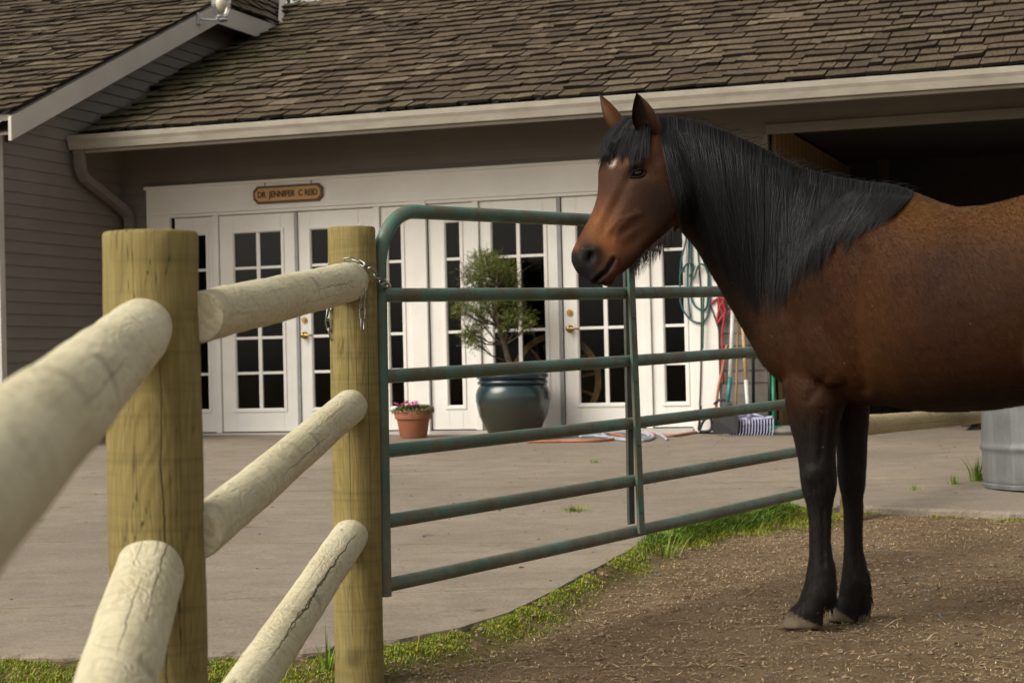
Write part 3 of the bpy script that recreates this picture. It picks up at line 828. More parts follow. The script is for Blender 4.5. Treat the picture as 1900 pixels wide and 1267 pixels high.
# stock tank
def tank_mat():
    t = NT('galvanised tank')
    c = t.ramp(t.noise(5, 4, .6), [(.3, (.095, .105, .115)), (.7, (.15, .16, .17))])
    v = t.n('TexVoronoi'); v.inputs['Scale'].default_value = 60; t.L(t.tc.outputs['Object'], v.inputs['Vector'])
    c = t.mix(.06, c, v.outputs['Color'], 'OVERLAY')
    st = t.noise(5, 4, .6, t.mapping((4, 4, .25)))
    c = t.mix(t.math('MULTIPLY', t.ramp(st, [(.5, (0, 0, 0)), (.7, (1, 1, 1))]), .5), c, (.24, .245, .24))
    hs_ = t.n('HueSaturation'); hs_.inputs['Saturation'].default_value = .25; t.L(c, hs_.inputs['Color'])
    t.bump(t.noise(3, 3, .5), .3, .01)
    return t.out(hs_.outputs[0], .55, .25, spec=.4)
M['tank'] = tank_mat()
TY = 9.95; tp = atpav(1868, 918); TRd = .50
tc = Vector((atpav(1829, 905).x+TRd, tp.y+TRd*.86, 0)); tc.z = pavz(tc.y)
tank = thing('stock_tank', 'galvanised ribbed water tank with rusty drain plug at the right edge', 'water tank', tc)
t_ = MB(); hgt = .70
prof_ = [(.0, .012), (TRd-.03, .012), (TRd-.012, .0), (TRd+.004, .004), (TRd+.006, .022), (TRd-.004, .03)]
for z in np.linspace(.04, hgt-.03, 60):
    bulge = 0
    for zc in (.23, .50): bulge += .012*math.exp(-((z-zc)/.018)**2)
    prof_.append((TRd+bulge, z))
prof_ += [(TRd, hgt-.02), (TRd+.014, hgt-.014), (TRd+.016, hgt), (TRd+.006, hgt+.008), (TRd-.008, hgt), (TRd-.01, .03), (0, .03)]
t_.lathe(prof_, 72); t_.build('tub', M['tank'], tank, world=False, autos=50)
ang = math.atan2(at(1882, 893, 9.6).y-tc.y, at(1883, 893, 9.6).x-tc.x); 
pd = MB(); cdir = Vector((math.cos(ang), math.sin(ang), 0)); pc = cdir*(TRd+.002)+Vector((0, 0, .085))
pd.tube([pc, pc+cdir*.018], .026, 14); pd.tube([pc+cdir*.017, pc+cdir*.034], .014, 6)
M['rust'] = simple('rusty iron', (.16, .065, .022), (.06, .028, .015), .85, .3, scale=40)
pd.build('drain_plug', M['rust'], tank, world=False, autos=40)
pd = MB(); s_ = cdir.cross(Vector((0, 0, 1)))
pd.add([cdir*(TRd+.0035)+s_*x+Vector((0, 0, z)) for x, z in ((-.008, .07), (.008, .07), (.012, .045), (.006, .03), (-.004, .026), (-.012, .048))], [(0, 1, 2, 3, 4, 5)])
pd.add([cdir*(TRd-.0035)+s_*x+Vector((0, 0, z)) for x, z in ((-.008, .07), (.008, .07), (.012, .045), (.006, .03), (-.004, .026), (-.012, .048))], [(5, 4, 3, 2, 1, 0)])
pd.build('rust_stain', M['rust'], tank, world=False)

# ================================================================== THINGS BY THE DOORS
M['glaze'] = None
def glaze():
    t = NT('teal glazed ceramic'); sx = t.n('SeparateXYZ'); t.L(t.tc.outputs['Object'], sx.inputs[0])
    c = t.ramp(t.math('ADD', sx.outputs[2], t.math('MULTIPLY', t.noise(9, 4, .6), .12)), [(.1, (.034, .031, .02)), (.33, (.030, .032, .024)), (.44, (.014, .034, .036)), (.6, (.012, .024, .034))])
    return t.out(c, .22, 0, .6)
M['glaze'] = glaze()
def on_pave(u, v): 
    p = B(u, v, 0); p.z = pavz(p.y); return p
PV_ = -.48
pu, _ = wallp(952, 750, PV_)
pc = on_pave(pu, PV_)
pot = thing('ceramic_pot', 'large round teal glazed ceramic pot holding the small conifer', 'pot', pc)
g = MB(); R_ = .325
g.lathe([(0, .0), (.19, .0), (.205, .01), (.255, .10), (.30, .20), (R_, .32), (R_, .38), (.312, .425), (.295, .452), (.285, .462), (.305, .472), (.308, .486), (.30, .498), (.288, .505), (.304, .515), (.316, .532), (.312, .552), (.295, .56), (.278, .55), (.272, .50), (0, .50)], 48)
g.build('pot', M['glaze'], pot, world=False, autos=60)
M['soil'] = simple('potting soil', (.03, .02, .014), None, .95, bump=.6)
g = MB(); g.lathe([(0, .503), (.27, .503), (.273, .49)], 32); g.build('soil', M['soil'], pot, world=False)
# conifer
tree = thing('conifer_shrub', 'small feathery conifer with leaning trunk growing in the teal pot', 'shrub', pc+Vector((0, 0, .5)))
Yt = pc.y
M['bark'] = simple('bark', (.13, .09, .06), (.06, .042, .03), .9, scale=20, bump=.6)
tk = MB()
trunk = [(950, 700), (944, 672), (936, 640), (925, 605), (920, 570), (922, 530), (924, 495)]
tpts = [at(x, y, Yt+.05*math.sin(i)) for i, (x, y) in enumerate(trunk)]
tpts[0] = pc+Vector((-.01, 0, .5))
tk.tube(tpts, [.034, .028, .024, .020, .016, .012, .007], 10)
clusters = [(900, 492, 26), (880, 505, 26), (925, 498, 26), (905, 518, 30), (935, 520, 26), (875, 525, 18), (950, 528, 16), (893, 480, 16), (915, 484, 14), (940, 500, 18),
            (862, 560, 18), (853, 575, 14), (880, 580, 16), (873, 615, 16), (880, 635, 14), (868, 625, 12), (893, 600, 14), (920, 560, 18), (940, 560, 16), (955, 570, 16),
            (965, 590, 20), (980, 600, 14), (945, 590, 14), (925, 585, 14), (905, 570, 16), (890, 545, 16), (960, 552, 12), (935, 610, 10), (908, 540, 16)]
fol = MB()
for (x, y, rp) in clusters:
    dY = random.uniform(-.22, .22); c = at(x, y, Yt+dY); rr = rp/ppm(Yt)
    # branch from trunk
    yb = min(690, y+random.uniform(40, 75)); i = max(0, min(5, next((j for j in range(len(trunk)) if trunk[j][1] <= yb), 6)-1))
    t = tpts[i+1] if i+1 < len(tpts) else tpts[-1]
    mid = (t+c)/2+Vector((0, 0, -.03)); tk.tube([t, mid, c], [.009, .006, .003], 6)
    for q in range(6): 
        e = c+Vector((random.gauss(0, 1), random.gauss(0, 1), random.gauss(0, .8)))*rr*.6
        tk.tube([mid, (mid+e)/2+Vector((0, 0, .01)), e], [.004, .003, .001], 4)
    for q in range(int(rp*9)):
        d = Vector((random.gauss(0, 1), random.gauss(0, 1), random.gauss(0, .8)))
        p = c+d*rr*.5
        ax = (d.normalized()+Vector((random.uniform(-.4, .4), random.uniform(-.4, .4), random.uniform(-.1, .8)))).normalized()
        L_ = random.uniform(.03, .06)
        hue = random.random(); col = (.045+.09*hue, .068+.08*hue, .012+.012*hue, 1)
        for b_ in range(6):
            o_ = p+ax*L_*b_/6; sd_ = ax.cross(Vector((random.uniform(-1, 1), random.uniform(-1, 1), random.uniform(-1, 1)))).normalized()
            tip = o_+(ax*.7+sd_).normalized()*random.uniform(.016, .030); wv = ax.cross(sd_)*.003
            fol.add([o_-wv, o_+wv, tip], [(0, 1, 2)], col)
tk.build('trunk', M['bark'], tree, smooth=True); fol.build('crown', M['attr'], tree, colors=True)

# small flower pot
M['terra'] = simple('terracotta', (.33, .125, .06), (.25, .09, .045), .75, scale=6, bump=.08)
su, _ = wallp(767, 790, -.5); sc_ = on_pave(su, -.5)
fp = thing('flower_pot', 'small terracotta pot of pink flowers beside the door jamb', 'flower pot', sc_)
g = MB(); g.lathe([(0, 0), (.112, 0), (.120, .01), (.145, .16), (.147, .165), (.163, .17), (.172, .235), (.168, .245), (.155, .245), (.15, .20), (0, .20)], 36); g.build('pot', M['terra'], fp, world=False, autos=50)
g = MB(); g.lathe([(0, .215), (.15, .215), (.152, .20)], 24); g.build('soil', M['soil'], fp, world=False)
lv = MB(); fl = MB()
RGT = Vector((1, 0, 0))
for i in range(900):
    a = random.uniform(0, 2*PI); r_ = .19*math.sqrt(random.random()); p = Vector((math.cos(a)*r_, math.sin(a)*r_, .235+.035*random.random()+(.02 if r_ < .15 else -.02*random.random())))
    dead = random.random() < .35
    col = (random.uniform(.10, .20), random.uniform(.07, .12), .035, 1) if dead else (random.uniform(.05, .10), random.uniform(.085, .14), random.uniform(.02, .04), 1)
    n_ = Vector((random.uniform(-1, 1), random.uniform(-1, 1), random.uniform(.0, 1))).normalized(); t = n_.orthogonal().normalized(); b_ = n_.cross(t); s = random.uniform(.008, .016)
    lv.add([p-t*s, p+b_*s*.6, p+t*s, p-b_*s*.6], [(0, 1, 2, 3)], col)
lv.build('leaves', M['attr'], fp, world=False, colors=True)
for i in range(22):
    fl = MB()
    x = random.uniform(-.17, .05) if i < 17 else random.uniform(-.1, .06); p = Vector((x, random.uniform(-.16, .08), .275+random.uniform(0, .045)))
    for k_ in range(7):
        a = 2*PI*k_/7+random.random(); d = Vector((math.cos(a), math.sin(a)*.8, random.uniform(.1, .6))).normalized(); s = random.uniform(.020, .034); q = d.cross(Vector((0, 0, 1))).normalized()
        col = random.choice([(.75, .10, .38, 1), (.62, .04, .30, 1), (.80, .28, .50, 1)])
        fl.add([p, p+d*s*.6-q*s*.45, p+d*s, p+d*s*.6+q*s*.45], [(0, 1, 2, 3)], col)
    fl.build('flower', M['attr'], fp, world=False, colors=True)

# wagon wheel inside, close behind the glass
M['oldwood'] = simple('old wheel wood', (.42, .26, .12), (.30, .17, .07), .6, scale=12, bump=.1)
wv_ = .13; wu, wz_ = wallp(1032, 706, wv_); wr_ = .43
whl = thing('wagon_wheel', 'old wooden spoked wagon wheel standing inside behind the door glass', 'wheel', B(wu, wv_, wz_), BROT)
g = MB(); 
def ring(mb, R0, R1, y0, y1, n=40):
    vs = []
    for i in range(n):
        a = 2*PI*i/n; c, s = math.cos(a), math.sin(a)
        vs += [(R0*c, y0, R0*s), (R1*c, y0, R1*s), (R1*c, y1, R1*s), (R0*c, y1, R0*s)]
    mb.add(vs, [(i*4+j, i*4+(j+1) % 4, ((i+1) % n)*4+(j+1) % 4, ((i+1) % n)*4+j) for i in range(n) for j in range(4)])
ring(g, wr_-.055, wr_, -.022, .022); g.build('rim', M['oldwood'], whl, world=False, autos=30)
g = MB(); g.tube([(0, -.07, 0), (0, -.05, 0), (0, .05, 0), (0, .07, 0)], [.045, .07, .07, .045], 16); g.build('hub', M['oldwood'], whl, world=False, autos=40)
for i in range(12):
    a = 2*PI*i/12+.15; g = MB(); g.tube([(math.cos(a)*.06, 0, math.sin(a)*.06), (math.cos(a)*.2, 0, math.sin(a)*.2), (math.cos(a)*(wr_-.05), 0, math.sin(a)*(wr_-.05))], [.018, .014, .016], 8)
    g.build('spoke', M['oldwood'], whl, world=False, smooth=True)

# sign ------------------------------------------------------------------
s0u, s0z = wallp(470, 378, -.06); s1u, s1z = wallp(598, 344, -.06)
su, sz = (s0u+s1u)/2, 2.570; sw, sh = (s1u-s0u)/2, .083
sgn = thing('name_sign', 'carved wooden name sign with dark rim hanging on the white lintel', 'sign', B(su, -.06, sz), BROT)
def signpoly(w_, h_, e):
    pts = []
    for sx_, sz_ in ((1, 1), (-1, 1), (-1, -1), (1, -1)):
        cx_, cz_ = sx_*w_, sz_*h_
        q = [(cx_, cz_-sz_*e), (cx_-sx_*e*.35, cz_-sz_*e*.75), (cx_-sx_*e*.75, cz_-sz_*e*.35), (cx_-sx_*e, cz_)]
        if sx_*sz_ < 0: q.reverse()
        pts += q
    return pts
M['signrim'] = simple('sign rim brown', (.115, .038, .014), None, .5)
M['signface'] = simple('sign carved wood', (.55, .32, .10), (.46, .26, .08), .5)
g = MB(); g.prism(signpoly(sw, sh, .04)[::-1], .0, .028); g.build('board', M['signrim'], sgn, world=False)
g = MB(); g.prism(signpoly(sw-.022, sh-.022, .034)[::-1], -.004, .002); g.build('panel', M['signface'], sgn, world=False)
M['letters'] = simple('burnt lettering', (.07, .025, .01), None, .6, bump=0)
tc_ = bpy.data.curves.new('lettering', 'FONT'); tc_.body = 'DR  JENNIFER  C REID'; tc_.size = .082; tc_.align_x = 'CENTER'; tc_.align_y = 'CENTER'; tc_.extrude = .002; tc_.offset = .0022
to = bpy.data.objects.new('tmp', tc_); COL.objects.link(to)
dg = bpy.context.evaluated_depsgraph_get(); me = bpy.data.meshes.new_from_object(to.evaluated_get(dg)); bpy.data.objects.remove(to)
xs_ = [v.co.x for v in me.vertices]; k_ = 2*(sw-.05)/(max(xs_)-min(xs_))
me.transform(Matrix.Translation((0, -.0065, -.002)) @ Matrix.Rotation(PI/2, 4, 'X') @ Matrix.Scale(k_, 4, (1, 0, 0)))
me.materials.clear(); me.materials.append(M['letters']); lo = bpy.data.objects.new('lettering', me); COL.objects.link(lo); lo.parent = sgn
for x in (-.24, .24):
    g = MB(); g.tube([(x, .01, sh-.01), (x, .01, sh+.045), (x, .055, sh+.05)], .004, 6); g.build('hook', M['black'], sgn, world=False)

# globe lamp ------------------------------------------------------------
lp = hitpl(410, 18, BU, BO+BU*.50)
lamp = thing('globe_lamp', 'clear glass yard lamp with a white bulb on the gable peak', 'lamp', lp, BROT)
g = MB(); g.ell((0, 0, .06), (.105, .105, .15), 28)
def clear_mat():
    t = NT('clear lamp glass'); tr = t.n('BsdfTransparent'); tr.inputs[0].default_value = (.86, .85, .82, 1); gl = t.n('BsdfGlossy'); gl.inputs['Roughness'].default_value = .05
    lw = t.n('LayerWeight'); lw.inputs[0].default_value = .45
    mx = t.n('MixShader'); t.L(t.math('MULTIPLY_ADD', lw.outputs[1], .65, .06), mx.inputs[0]); t.L(tr.outputs[0], mx.inputs[1]); t.L(gl.outputs[0], mx.inputs[2]); t.L(mx.outputs[0], t.t.nodes['Material Output'].inputs[0]); return t.m
M['clear'] = clear_mat()
g.build('globe', M['clear'], lamp, world=False, smooth=True)
g = MB(); g.ell((0, 0, .06), (.055, .055, .075), 18); M['bulb'] = simple('white bulb', (.85, .80, .70), (.8, .74, .62), .3, bump=0); g.build('bulb', M['bulb'], lamp, world=False, smooth=True)
g = MB(); g.lathe([(0, .0), (.05, .0), (.062, .02), (.045, .03), (0, .03)], 20, (0, 0, -.10)); g.ell((.02, 0, -.11), (.055, .05, .022), 12)
M['lampmetal'] = simple('galvanised lamp metal', (.62, .63, .65), (.45, .46, .48), .3, .6)
g.tube([(0, 0, -.1), (-.05, -.05, -.115), (-.16, -.14, -.11)], .011, 8); g.box((-.18, -.19, -.17), (-.16, -.11, -.05)); g.build('bracket', M['lampmetal'], lamp, world=False, autos=40)

# ------------------------------------------------------------------ ropes, tools and hoses on the right
def col_mat(name, c, rough=.6): return simple(name, c, tuple(x*.7 for x in c), rough, scale=30, bump=.1)
M['blue'] = col_mat('blue rope', (.025, .11, .15)); M['green'] = col_mat('green rope', (.02, .10, .055)); M['red'] = col_mat('red rope', (.42, .025, .035))
M['darkrope'] = col_mat('dark leather strap', (.03, .022, .016)); M['orange'] = col_mat('orange hose', (.42, .15, .08), .45); M['greyhose'] = col_mat('pale blue grey hose', (.38, .39, .46), .4)
M['handle'] = col_mat('ash tool handle', (.48, .33, .16)); M['whiteh'] = col_mat('white fibreglass handle', (.62, .62, .58), .35); M['teal'] = col_mat('teal plastic grip', (.03, .20, .21), .4)
M['lav'] = col_mat('lavender plastic', (.42, .42, .62), .4); M['greenpl'] = col_mat('green plastic', (.012, .22, .085), .4)
def wallpath(pts, v=-.05): return [hitpl(x, y, BV, BO+BV*(v if len(p_) < 3 else p_[2])) for p_ in pts for x, y in (p_[:2],)]
def spl(pts, n=5):
    P = [Vector(p) for p in pts]; out = []
    for i in range(len(P)-1):
        a = P[max(i-1, 0)]; b_ = P[i]; c = P[i+1]; d = P[min(i+2, len(P)-1)]
        for j in range(n):
            t = j/n; out.append(.5*((2*b_)+(c-a)*t+(2*a-5*b_+4*c-d)*t*t+(3*b_-a-3*c+d)*t**3))
    out.append(P[-1]); return out
def rope(name, label, cat, mat, paths, r=.007, group=None, v=-.05):
    first = hitpl(*paths[0][0][:2], BV, BO+BV*v)
    T = thing(name, label, cat, first, 0, group)
    for p in paths:
        g = MB(); g.tube(spl(wallpath(p, v)), r, 7); g.build('cord', mat, T, smooth=True)
    return T
rope('lead_rope', 'teal blue lead rope hanging in a long loop beside the side window', 'rope', M['blue'],
     [[(1275, 405), (1274, 440), (1264, 485), (1262, 530), (1264, 565), (1280, 592), (1300, 599), (1312, 588), (1317, 560), (1316, 520), (1308, 490), (1296, 440), (1284, 400)],
      [(1277, 405), (1278, 470), (1276, 530), (1281, 590)], [(1282, 430), (1283, 500), (1281, 545), (1290, 568), (1306, 575), (1313, 560), (1314, 500)]], .0085, 'ropes hung beside the doors')
rope('halter', 'green rope halter with knots, hanging among the blue rope', 'halter', M['green'],
     [[(1268, 505), (1272, 492), (1284, 488), (1287, 500), (1280, 512), (1288, 515), (1293, 500), (1300, 490), (1312, 498), (1314, 512)], [(1270, 495), (1262, 510), (1262, 522)], [(1306, 540), (1305, 600), (1304, 640), (1303, 648)]], .0085, 'ropes hung beside the doors', v=-.075)
rope('strap', 'thin dark strap hanging down the white trim to the ground', 'strap', M['darkrope'],
     [[(1290, 405), (1296, 480), (1301, 560), (1301, 620), (1300, 700), (1298, 752)], [(1316, 560), (1330, 600), (1338, 625)]], .006, 'ropes hung beside the doors', v=-.045)
rope('lead_rope', 'bright red lead rope with knots hanging left of the tools', 'rope', M['red'],
     [[(1336, 505), (1333, 540), (1336, 572), (1344, 585), (1340, 620), (1342, 650), (1340, 680), (1343, 710)], [(1338, 515), (1342, 560), (1346, 580), (1338, 590), (1331, 600), (1334, 575), (1341, 560)], [(1320, 564), (1328, 556), (1340, 553), (1352, 558), (1357, 575), (1352, 580)]], .011, 'ropes hung beside the doors', v=-.05)
def pole(T, name, mat, a, b_, r, n=10):
    g = MB(); g.tube([a, b_], r, n); return g.build(name, mat, T, smooth=True)
def wp(x, y, v): return hitpl(x, y, BV, BO+BV*v)
# white handled shovel, teal grip
T = thing('stall_fork', 'white handled tool with teal lower grip leaning beside the red rope', 'tool', on_pave(*[wallp(1350, 790, -.3)[0], -.3]))
a, b_, c = wp(1361, 545, -.07), wp(1355, 700, -.24), wp(1350, 745, -.30); pole(T, 'handle', M['whiteh'], a, b_, .019); pole(T, 'grip', M['teal'], b_, c, .018)
e = on_pave(wallp(1346, 790, -.34)[0], -.34); g = MB(); dd = BU
g.add([c-dd*.03, c+dd*.03, e+dd*.11+Vector((0, 0, .16)), e+dd*.10+Vector((0, 0, .02)), e-dd*.10+Vector((0, 0, .02)), e-dd*.11+Vector((0, 0, .16))], [(0, 1, 2, 3, 4, 5)])
o = g.build('blade', M['black'], T); o.modifiers.new('solid', 'SOLIDIFY').thickness = .006
# lavender rake
rbse = wallp(1390, 795, -.28)[0]
T = thing('stall_rake', 'wooden handled rake with long lavender plastic tines resting on the ground', 'rake', on_pave(rbse, -.30))
a, b_ = wp(1376, 560, -.06), wp(1384, 705, -.20); pole(T, 'handle', M['handle'], a, b_, .017); pole(T, 'grip', M['whiteh'], b_, wp(1390, 785, -.27), .018)
g = MB(); pz = pavz(on_pave(rbse, -.3).y)
ua, ub = wallp(1347, 790, -.28)[0], wallp(1435, 790, -.28)[0]; ztop = .02+wallp(1390, 779, -.28)[1]
g.tube(spl([B(ua, -.28, ztop), B((ua+ub)/2, -.27, ztop-.012), B(ub, -.28, ztop)]), .013, 8)
g.tube([B((ua+ub)/2, -.27, ztop+.08), B((ua+ub)/2, -.27, ztop-.01)], .024, 8); g.tube([B((ua+ub)/2, -.27, ztop+.04), B((ua+ub)/2-.14, -.28, ztop)], .009, 6); g.tube([B((ua+ub)/2, -.27, ztop+.04), B((ua+ub)/2+.14, -.28, ztop)], .009, 6)
g.build('head', M['lav'], T, smooth=True)
for i in range(17):
    uu = ua+(ub-ua)*i/16; g = MB(); g.tube([B(uu, -.28, ztop), B(uu, -.285, (ztop+pz)/2), B(uu, -.30, pz+.03), B(uu, -.35, pz+.004)], [.006, .005, .0045, .003], 6); g.build('tine', M['lav'], T, smooth=True)
T = thing('broom', 'black handled broom leaning right of the lavender rake', 'broom', on_pave(wallp(1402, 790, -.16)[0], -.2))
pole(T, 'handle', M['black'], wp(1397, 560, -.05), wp(1398, 760, -.14), .014)
g = MB(); a = on_pave(wallp(1400, 790, -.17)[0], -.17); g.prism([(-.05, .14), (.05, .14), (.13, .0), (-.13, .0)], -.03, .03); 
o = g.build('bristles', M['black'], T, world=False); 
T = thing('hoe', 'thin wooden handled hoe leaning between rake and white handled tool', 'hoe', on_pave(wallp(1366, 780, -.2)[0], -.2))
pole(T, 'handle', M['handle'], wp(1370, 590, -.05), wp(1365, 775, -.2), .010); g = MB(); a = wp(1365, 775, -.2); g.box((a.x-.06, a.y-.01, pavz(a.y)+.0), (a.x+.06, a.y+.0, a.z+.01)); g.build('blade', M['rust'], T)
T = thing('scraper', 'bright green handled scraper standing against the block foundation', 'tool', on_pave(wallp(1436, 790, -.1)[0], -.1))
pole(T, 'handle', M['greenpl'], wp(1434, 690, -.04), wp(1436, 790, -.12), .016); g = MB(); a = on_pave(wallp(1450, 795, -.2)[0], -.2)
g2 = MB(); g2.box((-.10, -.05, .0), (.16, .03, .07)); g2.build('head', M['greenpl'], T, world=False, bevel=.01)
T = thing('shovel', 'black shafted shovel close to the green scraper', 'shovel', on_pave(wallp(1428, 780, -.1)[0], -.1))
pole(T, 'handle', M['black'], wp(1427, 660, -.03), wp(1429, 770, -.1), .017); g = MB(); g.prism([(-.09, .12), (.09, .12), (.1, .03), (0, .0), (-.1, .03)], -.01, .0); g.build('blade', M['black'], T, world=False)
# stone
T = MB(); T.ell((0, 0, .03), (.14, .08, .05), 12); T.v = [(x*(1+.2*noise.noise(Vector((x*9, y*9, z*9)))), y, z+.02*noise.noise(Vector((x*7, 3, z)))) for x, y, z in T.v]
st_ = T.build('stone', M['concrete_block'], None, loc=on_pave(wallp(1463, 800, -.2)[0], -.2), autos=40); tag(st_, 'flat grey stone on the concrete near the horse\'s leg', 'stone')
# hoses
def gpath(pts, r): 
    o_ = []
    for p in pts:
        q = atpav(p[0], p[1]); q.z = pavz(q.y)+r+(p[2] if len(p) > 2 else 0); o_.append(q)
    return spl(o_, 6)
def hose(name, label, mat, paths, r):
    T = thing(name, label, 'hose', atpav(*paths[0][0][:2]), 0, 'hoses lying by the doors')
    for p in paths: g = MB(); g.tube(gpath(p, r), r, 9); g.build('hose', mat, T, smooth=True)
    return T
hose('garden_hose', 'pale blue grey garden hose coiled on the concrete with its open end showing', M['greyhose'],
     [[(1237, 818), (1225, 810), (1200, 804), (1160, 800), (1130, 801), (1118, 808), (1140, 817), (1180, 819), (1205, 813), (1190, 806), (1150, 806), (1110, 809), (1060, 812), (1020, 815), (1000, 816)],
      [(1055, 806), (1090, 803), (1150, 800), (1190, 803), (1212, 812), (1195, 820), (1160, 818), (1115, 812), (1075, 813)]], .014)
hose('garden_hose', 'orange garden hose running flat along the wall base', M['orange'],
     [[(978, 822), (1040, 821), (1110, 820), (1160, 813), (1120, 805), (1140, 800), (1190, 803), (1240, 811), (1280, 806), (1310, 801), (1322, 790)]], .013)
rope('garden_hose', 'orange hose hanging down the wall right of the white trim', 'hose', M['orange'],
     [[(1349, 640), (1342, 680), (1333, 720), (1328, 760), (1324, 785), (1318, 797)]], .013, 'hoses lying by the doors', v=-.09)
rope('cable', 'tangled black cable loops at the foot of the tools', 'cable', M['black'],
     [[(1300, 752), (1299, 775), (1297, 798), (1306, 780), (1318, 775), (1320, 795), (1310, 800), (1298, 800)], [(1325, 750), (1335, 742), (1348, 745), (1350, 760), (1340, 775), (1322, 790), (1330, 802), (1345, 790), (1345, 775)]], .012, None, v=-.14)
# ================================================================== HORSE
HM = Vector((1.060, 6.19, 0))                     # midpoint between the fore hooves
HA = math.radians(50)
HB = Vector((math.cos(HA), -math.sin(HA), 0))     # towards the tail
HL = Vector((-math.sin(HA), -math.cos(HA), 0))    # towards the horse's left side (nearer the camera)
hb = MB()
def loft(rings, n=28, cap=True, ex=2.0):
    """rings: (centre, axis1 vector incl. length, axis2 vector incl. length)"""
    vs = []; fs = []
    for r_ in rings:
        c, a1, a2 = r_[:3]; e = r_[3] if len(r_) > 3 else ex
        for j in range(n):
            t = 2*PI*j/n; ct, s_ = math.cos(t), math.sin(t)
            x = math.copysign(abs(ct)**(2/e), ct); y = math.copysign(abs(s_)**(2/e), s_)
            vs.append(c+a1*x+a2*y)
    k = len(rings)
    for i in range(k-1):
        for j in range(n):
            j2 = (j+1) % n; fs.append((i*n+j, i*n+j2, (i+1)*n+j2, (i+1)*n+j))
    fs.append(tuple(range(n-1, -1, -1))); fs.append(tuple((k-1)*n+j for j in range(n)))
    hb.add(vs, fs)
def body(s, z0, z1, w, off=0, ex=2.15):
    c = HM+HB*s+HL*off; c.z = (z0+z1)/2; return (c, Vector((0, 0, (z1-z0)/2)), HL*w, ex)
torso = [(-.20, .98, 1.14, .06), (-.17, .90, 1.22, .12), (-.11, .83, 1.30, .165), (-.02, .775, 1.36, .190), (.08, .765, 1.42, .205), (.18, .758, 1.462, .215), (.27, .752, 1.468, .228),
         (.36, .742, 1.450, .245), (.45, .735, 1.412, .262), (.55, .735, 1.382, .277), (.68, .745, 1.376, .285), (.80, .762, 1.392, .282), (.92, .80, 1.415, .268), (1.04, .86, 1.428, .256),
         (1.16, .90, 1.418, .245), (1.28, .93, 1.375, .215), (1.38, .97, 1.29, .165), (1.45, 1.02, 1.20, .09)]
loft([body(*t) for t in torso], 40)
def pxring(top, bot, Y, w, lat, Yb=None, ex=2.0):
    A, Bq = at(*top, Y), at(*bot, Yb or Y); return ((A+Bq)/2, (A-Bq)/2, lat*w, ex)
L0 = Vector((.25, -.97, 0)).normalized()
def latmix(t): return (L0*(1-t)+HL*t).normalized()
neck = [((1192, 232), (1235, 400), 6.19, .060, 0), ((1225, 231), (1262, 426), 6.20, .070, .08), ((1275, 236), (1292, 462), 6.21, .078, .15), ((1330, 248), (1318, 508), 6.22, .086, .25),
        ((1390, 271), (1343, 552), 6.235, .098, .4), ((1450, 300), (1370, 600), 6.25, .115, .55), ((1510, 322), (1402, 650), 6.25, .135, .7), ((1570, 337), (1440, 700), 6.21, .160, .85),
        ((1625, 345), (1500, 740), 6.15, .185, 1), ((1668, 352), (1570, 748), 6.07, .20, 1)]
loft([pxring(a, b_, Y, w_, latmix(t)) for a, b_, Y, w_, t in neck], 36)
# head
HT = Vector((.30, -.954, 0)).normalized()
head = [((1196, 226), (1262, 300), 6.185, .055, 2.0), ((1172, 233), (1277, 322), 6.18, .075, 2.1), ((1147, 258), (1283, 352), 6.165, .094, 2.2), ((1121, 287), (1281, 380), 6.15, .103, 2.3), ((1113, 314), (1273, 404), 6.135, .102, 2.3),
        ((1112, 340), (1258, 424), 6.12, .090, 2.2), ((1110, 362), (1241, 440), 6.11, .079, 2.2), ((1103, 385), (1222, 453), 6.10, .069, 2.15), ((1092, 408), (1202, 468), 6.085, .061, 2.15), ((1080, 430), (1184, 482), 6.07, .055, 2.2),
        ((1068, 452), (1166, 500), 6.055, .053, 2.3), ((1061, 468), (1150, 512), 6.045, .054, 2.4), ((1061, 484), (1133, 519), 6.035, .052, 2.4), ((1068, 501), (1124, 525), 6.03, .046, 2.2), ((1080, 514), (1112, 527), 6.03, .036, 2), ((1092, 523), (1104, 528), 6.03, .016, 2)]
loft([pxring(a, b_, Y, w_, HT, None, e) for a, b_, Y, w_, e in head], 32)
def eb(x, y, Y, rx, ry, rz, rot=0, up=0):
    """ellipsoid lump at a photo pixel and depth; rot turns it in the picture plane"""
    c = at(x, y, Y); mtx = Matrix((cR, cF, cU)).transposed() @ Matrix.Rotation(rot, 3, 'Y')
    hb.ell(c, (rx, ry, rz), 18, mtx)
# cheek (jowl), facial crest, brow, nostril rim, lips, chin
eb(1232, 378, 6.095, .072, .028, .088, .3)
eb(1180, 385, 6.065, .055, .012, .012, .95)
eb(1178, 302, 6.072, .036, .024, .016, -.35)
eb(1128, 290, 6.16, .022, .08, .03, .3)
eb(1096, 475, 6.0, .030, .022, .036, .2); eb(1086, 470, 6.045, .028, .05, .03)
eb(1104, 517, 6.02, .040, .036, .020, .35); eb(1128, 520, 6.02, .022, .030, .024, .5); eb(1140, 503, 6.02, .020, .030, .03, .6)
eb(1240, 300, 6.12, .05, .04, .05)
